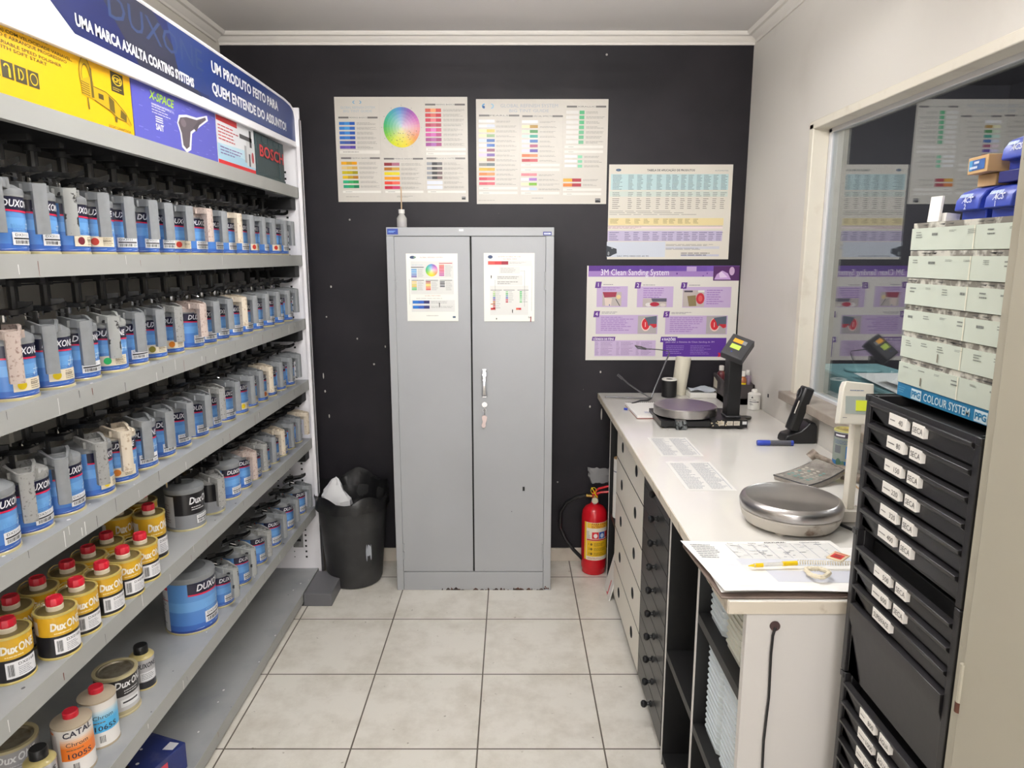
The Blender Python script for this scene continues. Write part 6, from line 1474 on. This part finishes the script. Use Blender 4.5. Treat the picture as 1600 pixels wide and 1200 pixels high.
# clipboard with papers
cb = thing('clipboard', 'brown clipboard at the near corner of the counter under loose papers', 'clipboard', (.60, 1.44, CT))
HB = mat('hardboard', (122, 106, 96), .55, rgb2=(100, 86, 78), vs=20, thr=(.4, .7))
b = MB(); b.prism([(.424, 1.312), (.80, 1.312), (.80, 1.50), (.765, 1.585), (.412, 1.585), (.408, 1.57)], CT+.0012, CT+.005, HB); b.build('board', cb, bevel=.001)
def wavy(x0, x1, y0, y1, z, skew=0, amp=.003, art=None, curl=0.0, nm='paper_sheet', lbl=None):
    n = 16
    def P3(u, v, l=0):
        x = x0+(x1-x0)*u+skew*v; y = y0+(y1-y0)*v
        return Vector((x, y, z+amp*(1+math.sin(u*5+v*3))*.5+curl*max(0, .25-u)*4*.25+curl*.5*max(0, .3-v)*math.sin(u*9)**2+l*.0003))
    b = MB(); v = [P3(i/n, j/n) for j in range(n+1) for i in range(n+1)]
    f = [(j*(n+1)+i, j*(n+1)+i+1, (j+1)*(n+1)+i+1, (j+1)*(n+1)+i) for j in range(n) for i in range(n)]
    b.add(v, f, PAPER)
    if art:
        a = Art(b, lambda x, y, l: P3(x/100, 1-y/100, l), PRINT, 1); art(a)
    return tag(b.build(nm, ang=60), lbl, 'paper')
def pa(a):
    def tl_(x0, y0, x1, y1, c, l=1):
        for i in range(8): 
            for j in range(4):
                xa, xb = x0+(x1-x0)*i/8, x0+(x1-x0)*(i+1)/8; ya, yb = y0+(y1-y0)*j/4, y0+(y1-y0)*(j+1)/4
                a.poly([(xa, ya), (xb, ya), (xb, yb), (xa, yb)], c, l)
    tl_(25, 38, 97, 52, (212, 214, 222)); tl_(36, 62, 97, 84, (206, 208, 218)); tl_(6, 50, 24, 92, (224, 226, 232))
    for k in range(11): a.rect(28, 6+k*3.1, 96, 6.35+k*3.1, (170, 172, 180), 2)
    for k in range(9): a.rect(28+k*8.5, 6, 28.4+k*8.5, 37, (176, 178, 186), 2)
    for k in range(46): 
        x, y = R.uniform(28, 92), R.choice([8+3.1*q for q in range(9)]); a.dashes(x, y, x+R.uniform(2, 6), y+2, 1, (70, 74, 96), l=3)
    a.text('NATURAL', 55, 4.5, 2.2, (50, 50, 60), w=14, l=3, bold=.03); a.text('Cor', 30, 5, 2, (60, 60, 70), w=4); a.text('Data', 44, 5, 2, (60, 60, 70), w=5); a.text('Observação', 78, 5, 2, (60, 60, 70), w=13)
    for k in range(8): a.dashes(4, 8+k*4, 22, 11+k*4, 1, (90, 94, 110), l=3)
wavy(.428, .80, 1.326, 1.545, CT+.007, lbl='grey printed form lying under the white sheets on the clipboard', art=lambda a: a.dashes(5, 80, 95, 96, 4, (150, 152, 160)))
wavy(.432, .79, 1.318, 1.572, CT+.013, skew=-.03, amp=.003, art=pa, curl=.006, lbl='uppermost white form with a handwritten table on the clipboard')
pn = thing('ballpoint_pen', 'yellow ballpoint pen tied to a white coil on the papers', 'pen', (.57, 1.42, CT+.0245))
ZP = CT+.0245
p0, p1 = Vector((.512, 1.416, ZP)), Vector((.622, 1.428, ZP+.001)); dp = (p1-p0)
b = MB(); b.cyl(p0+dp*.12, p0+dp*.72, .0042, CLEARP, 12); b.build('barrel', pn)
b = MB(); b.cyl(p0, p0+dp*.14, .0008, YEL, 10, r1=.0040); b.cyl(p0+dp*.14, p0+dp*.30, .0046, YEL, 12); b.build('tip', pn)
b = MB(); b.cyl(p0+dp*.70, p1, .0052, YEL, 12); b.build('cap', pn)
b = MB(); pts = []
for k in range(180):
    t = k/179; pts.append((.625+.115*t, 1.428-.006*t+.0045*math.cos(k*.75), ZP+.003+.0045*math.sin(k*.75)))
b.tube(pts, .0010, WIREW, 5); b.build('coil', pn)
b = MB(); pts = [(.645+.022*math.cos(t)*(1+.12*math.cos(3*t)), 1.378+.020*math.sin(t)*(1+.12*math.sin(3*t)), ZP+.003) for t in [2*PI*k/40 for k in range(40)]]
b.tube(pts, [.0042+.0012*(k % 2) for k in range(40)], mat('cream_cord', (214, 204, 180), .8), 7, closed=True); tag(b.build('cord_loop'), 'small loop of cream cord lying on the papers by the pen', 'cord')
b = MB(); M = rot((.738, 1.482, CT+.0065), rz=.75); b.box(-.024, .024, -.017, .017, 0, .011, mat('matchbox_card', (226, 206, 170), .6), M=M)
a = Art(b, lambda x, y, l: M @ Vector((x, y, .0112+l*.0003)), PRINT, 1); a.rect(-.017, -.012, .010, .012, (206, 48, 44)); a.rect(-.011, -.007, .004, .007, (150, 40, 40), 2); a.rect(.014, -.015, .018, .015, (206, 60, 50))
tag(b.build('matchbox', bevel=.001), 'small cream and red matchbox on the corner of the clipboard', 'matchbox')
# phone socket plate strip / stray marks on right wall
b = MB(); b.box(XR-.003, XR, 3.02, 3.03, .985, 1.0, DARK); struct(b.build('trim_5'))

# ============================================================ DRAWER TOWER
TX, TY0, TY1, TH = .65, .935, 1.252, 1.352
tw = thing('drawer_tower', 'tall black plastic drawer tower with white labels in front of the counter end', 'drawer tower', (.86, 1.09, 0))
BP = mat('tower_black_plastic', (34, 33, 35), .38, bump=.02, bs=50)
BP2 = mat('tower_inner_black', (12, 12, 13), .6)
for (z0, z1) in ((1.095, TH), (.80, 1.094), (.42, .799), (0.0, .419)):
    b = MB(); e = .004 if z0 in (.80, 0.0) else 0
    b.box(TX+.012, 1.06, TY1-.018+e, TY1+e, z0, z1, BP); b.box(TX+.012, 1.06, TY0, TY0+.018, z0, z1, BP); b.box(TX+.03, 1.06, TY0+.018, TY1-.018, z0, z1-.018, BP2)
    b.box(TX, TX+.014, TY1-.014+e, TY1+e, z0, z1, BP); b.box(TX, TX+.014, TY0, TY0+.014, z0, z1, BP); b.box(TX+.012, 1.06, TY0+.018, TY1-.018, z0, z0+.006, BP)
    b.box(TX-.002, 1.06, TY1-.012+e, TY1+e+.002, z1-.012, z1, BP); b.box(TX-.002, 1.06, TY0-.002, TY0+.012, z1-.012, z1, BP); b.box(1.048, 1.06, TY0, TY1, z1-.03, z1, BP)
    b.build('tower_module', tw, bevel=.0015)
b = MB(); b.box(TX, TX+.004, TY0+.014, TY1-.014, TH-.011, TH-.001, BP); b.box(TX+.1, 1.05, TY0+.018, TY1-.018, TH-.012, TH-.0005, BP); b.build('top_tray', tw)
WL = (232, 228, 222)
def tdrawer(zc, h, left=None, right=None, wide=None):
    b = MB(); ya, yb = TY0+.016, TY1-.016; z0, z1 = zc-h/2, zc+h/2
    v = []
    # front with a top lip and a recessed wedge
    prof = [(TX+.010, z0), (TX+.004, z0+.001), (TX+.003, z1-h*.35), (TX-.003, z1-h*.22), (TX-.004, z1-.002), (TX+.010, z1-.001)]
    n = len(prof)
    v = [(x, ya, z) for x, z in prof]+[(x, yb, z) for x, z in prof]
    b.add(v, [tuple(range(n)), tuple(reversed(range(n, 2*n)))]+[(k, n+k, n+(k+1) % n, (k+1) % n) for k in range(n)], BP)
    b.add([(TX+.0025, yb-.004, z0+.002), (TX+.0025, yb-.004, z1-h*.42), (TX+.0025, yb-.05, z0+.002)], [(0, 1, 2), (2, 1, 0)], BP2)
    d = b.build('drawer', tw, bevel=.0008)
    fx = lambda x, y, l: Vector((TX-.0042-l*.0004, x, y))
    def lb(y1, y0, txt, num=None):
        b = MB(); a = Art(b, fx, PRINT, 1); zz0, zz1 = zc-.008, zc+.012
        b.box(TX-.0045, TX+.003, y0, y1, zz0, zz1, PRINT, WL)
        a2 = Art(b, lambda x, y, l: Vector((TX-.0046-l*.0003, y1-x, y)), PRINT, 1)
        w_ = y1-y0
        if num: a2.dashes(w_*.08, zc+.004, w_*.55, zc-.001, 1, (100, 96, 96), l=1); a2.text(num, w_*.58, zc-.003, .009, (70, 66, 66), up=1, l=1)
        if txt: a2.text(txt, w_*.08, zc-.003, .009, (60, 56, 58), w=w_*.84, up=1, l=1)
        b.build('label_sticker', d, smooth=False)
    if left: lb(1.164, 1.112, None, left)
    if right: lb(1.094, 1.062, right)
    if wide: lb(wide[1], wide[2], wide[0])
for zc, n_ in zip((1.329, 1.289, 1.248, 1.208, 1.167, 1.127), ('40', '80', '150', '220', '320', '400')): tdrawer(zc-.004, .037, n_, 'SECA')
for zc, n_ in zip((1.053, 1.014), ('500', '600')): tdrawer(zc-.004, .035, n_, 'SECA')
tdrawer(.972, .034, None, None, ('SUPERFACE', 1.155, 1.098))
tdrawer(.878, .145, None, None, None)
b = MB(); b.box(TX-.0018, TX+.003, 1.085, 1.17, .918, .938, PRINT, WL); a = Art(b, lambda x, y, l: Vector((TX-.0019-l*.0003, 1.17-x, y)), PRINT, 1); a.dashes(.005, .933, .08, .923, 2, (110, 106, 104), l=1); b.build('label_sticker', tw, smooth=False)
for zc, n_ in zip((.770, .730, .690, .650, .610, .570, .530, .490, .450), ('800', '1000', '1200', '1500', '2000', '2500', None, None, None)): tdrawer(zc-.004, .036, n_, 'AGUA' if n_ else None)
for k in range(5): tdrawer(.06+k*.075, .068)

# colour chip drawer stack standing on the tower
SX, SY0, SY1 = .70, .955, 1.248
st_ = thing('chip_drawer_stack', 'stack of pale mint colour chip drawers on a blue base standing on the black tower', 'drawer stack', (.86, 1.1, TH))
MINT = mat('mint_card', (194, 202, 190), .6, var=.03, vs=8); MDK = mat('worn_card_edge', (120, 116, 108), .8, rgb2=(196, 194, 184), vs=55, thr=(.45, .6))
b = MB(); b.box(SX+.002, SX+.3, SY0, SY1, TH+.0005, TH+.024, mat('ppg_blue', (36, 116, 160), .45))
a = Art(b, lambda x, y, l: Vector((SX+.0018-l*.0004, SY1-x, y)), PRINT, 1)
a.text('COLOUR SYSTEM', .082, TH+.005, .013, (206, 222, 228), w=.122, up=1, l=1, bold=.01); 
for xx in (.045, .215): a.rect(xx, TH+.002, xx+.030, TH+.020, (206, 222, 228), 1); a.text('PPG', xx+.002, TH+.006, .010, (36, 116, 160), w=.026, up=1, l=2, bold=.04)
a.dashes(.004, TH+.018, .03, TH+.006, 3, (96, 156, 186), l=1)
b.build('stack_base', st_, smooth=False)
for i in range(6):
    z0 = TH+.0245+i*.0467; z1 = z0+.0455
    b = MB(); off = R.uniform(-.002, .002)
    b.box(SX+off, SX+.3, SY0, SY1+off*.5, z0, z1-.009, MINT); b.box(SX+off+.002, SX+.3, SY0+.001, SY1-.001, z1-.009, z1, MDK)
    a = Art(b, lambda x, y, l: Vector((SX+off-.0002-l*.0004, SY1-x, y)), PRINT, 1)
    for c in range(6):
        xx = .015+c*.046; a.dashes(xx, z1-.014, xx+.022, z1-.014-R.choice([.004, .008, .012]), R.choice([1, 2, 3]), (120, 124, 120), l=1)
    a.rect(.168, z0, .171, z1-.009, (226, 224, 206), 1)
    for c in range(7): q = R.uniform(0, .26); a.poly([(q, z1-.004), (q+.018, z1-.003), (q+.015, z1-.006)], (70, 68, 66), 2)
    if i < 2: a.rect(.07+.04*i, z0+.004, .073+.04*i, z0+.018, (120, 112, 96), 2)
    b.build('chip_drawer', st_, smooth=False)
ST = TH+.0245+6*.0467
# on top of the stack
BB = mat('bin_blue', (46, 68, 168), .35); BBD = mat('bin_blue_deep', (30, 34, 104), .4)
def bluebin(lbl, y1, wd, z0, num, x=SX+.03, dep=.14, h=.052):
    r = thing('parts_bin', lbl, 'bin', (x+.05, y1-wd/2, z0))
    b = MB(); 
    prof = [(x+.012, z0+.0005), (x+dep, z0+.0005), (x+dep, z0+h), (x+.03, z0+h), (x+.010, z0+h*.86), (x, z0+h*.62), (x-.002, z0+h*.30), (x+.012, z0+h*.28)]
    n = len(prof); v = [(px, y1-wd+.003, z) for px, z in prof]+[(px, y1-.003, z) for px, z in prof]
    b.add(v, [tuple(range(n)), tuple(reversed(range(n, 2*n)))]+[(k, n+k, n+(k+1) % n, (k+1) % n) for k in range(n)], BB)
    b.build('bin_body', r, bevel=.002)
    b = MB(); a = Art(b, lambda q, z, l: Vector((x-.0025+max(0, (z-(z0+h*.62)))*.55-l*.0005, y1-q, z)), PRINT, 1)
    a.text('ACS', wd*.34, z0+h*.52, .009, (206, 212, 232), up=1, l=1, shear=.2, bold=.02); num and a.text(num, wd*.44, z0+h*.33, .008, (206, 212, 232), up=1, l=1, bold=.02)
    a.dashes(wd*.2, z0+h*.80, wd*.8, z0+h*.68, 1, (150, 170, 220), l=2, t=.8); b.build('lettering', r, smooth=False)
bluebin('blue plastic bin lettered ACS 2 beside the white folded card', 1.185, .066, ST, '2')
bluebin('blue plastic bin lettered ACS 1 on top of the chip drawers', 1.112, .066, ST, '1')
b = MB(); M = rot((.755, 1.150, ST+.0525), rz=.06); b.box(0, .09, -.020, .020, 0, .019, CARD, M=M); tag(b.build('cardboard_box', bevel=.001), 'plain brown little box lying on the blue bins, under the labelled box', 'box')
b = MB(); M = rot((.738, 1.150, ST+.0725), rz=-.12); b.box(0, .10, -.030, .030, 0, .026, CARD, M=M)
a = Art(b, lambda q, z, l: M @ Vector((-.0003-l*.0004, -q, z)), PRINT, 1); a.rect(-.024, .005, .022, .021, (50, 96, 164), 1); a.rect(-.024, .005, -.014, .021, (70, 150, 200), 2); a.dashes(-.008, .0185, .014, .0145, 1, (222, 226, 236), l=3, t=.9, fill=1); a.dashes(-.02, .0115, .018, .007, 1, (206, 214, 230), l=3, t=.8)
tag(b.build('cardboard_box', bevel=.001), 'small brown box with a blue label, topmost beside the blue bins', 'box')
b = MB(); b.box(.745, .85, 1.045, 1.108, ST+.053, ST+.070, BBD); tag(b.build('parts_bin', bevel=.001), 'flat dark blue bin lying on the bin lettered ACS 1', 'bin')
bluebin('upper blue plastic bin stacked above the others next to the beige cabinet', 1.108, .066, ST+.0705, '', x=SX+.045)
b = MB(); M = rot((.716, 1.218, ST+.0008), rz=.1, ry=.08); b.box(0, .004, -.014, .014, 0, .042, PAPER, M=M); b.box(.005, .03, -.024, .010, 0, .014, PAPER, M=M); tag(b.build('folded_card'), 'small white folded card standing left of the blue bins', 'card')

# ============================================================ BEIGE CABINET at right
bc = thing('steel_cabinet', 'beige steel cabinet nearest on the right beside the black tower', 'cabinet', (.87, .45, 0))
b = MB(); b.box(.622, XR-.004, .02, .885, 0, 1.93, BEIGE); b.build('cabinet_body', bc, bevel=.003)
b = MB(); b.box(.6195, .6215, .865, .885, 0, 1.93, BEIGE); b.box(.6195, .6215, .02, .885, 1.90, 1.93, BEIGE); b.box(.6195, .6215, .02, .885, 0, .07, BEIGE); b.build('door_frame', bc)
b = MB(); b.box(.612, .6212, .45, .8615, .075, 1.895, BEIGE); dr = b.build('door', bc, bevel=.0015)
b = MB(); b.box(.612, .6212, .025, .446, .075, 1.895, BEIGE); b.build('door', bc, bevel=.0015)
for z in (1.02, .3, 1.75):
    b = MB(); b.cyl((.6135, .863, z-.035), (.6135, .863, z+.035), .0045, BEIGE, 10); b.cyl((.6135, .863, z-.037), (.6135, .863, z-.022), .0048, RUST, 10); b.build('hinge', dr)
b = MB(); a = Art(b, lambda x, y, l: Vector((.6117-l*.0003, x, y)), PRINT, 1)
for k in range(16): a.circ(R.uniform(.76, .85), R.uniform(.5, .98), R.uniform(.0008, .002), R.uniform(.001, .005), (124, 122, 108), 1, 7)
b.build('dirt_specks', dr, smooth=False)
# teal box and papers beyond the glass
b = MB(); b.box(XR+WT+.001, XR+.75, 1.9, 3.1, .96, .985, OUTW); struct(b.build('trim_6'))
tb = thing('storage_box', 'translucent teal plastic box with papers behind the window glass', 'box', (1.42, 2.6, .985))
b = MB(); b.box(1.29, 1.56, 2.28, 2.95, .986, 1.13, TEAL); b.box(1.285, 1.565, 2.275, 2.955, 1.045, 1.052, TEAL); b.build('box_body', tb, bevel=.006)
b = MB(); b.box(1.28, 1.57, 2.27, 2.96, 1.131, 1.146, TEAL); b.lathe([(.06, 1.147), (.07, 1.15), (.07, 1.158), (.06, 1.16)], TEAL, 20, 1.4, 2.75); b.build('lid', tb, bevel=.004)
b = MB(); b.add([(1.27, 2.20, 1.15), (1.30, 2.62, 1.162), (1.5, 2.60, 1.165), (1.48, 2.22, 1.16)], [(0, 1, 2, 3)], PAPER); b.add([(1.32, 2.1, 1.165), (1.30, 2.45, 1.172), (1.45, 2.5, 1.19), (1.5, 2.15, 1.17)], [(0, 1, 2, 3)], PAPER); tag(b.build('paper_sheets'), 'white sheets lying on the teal box behind the glass', 'paper')
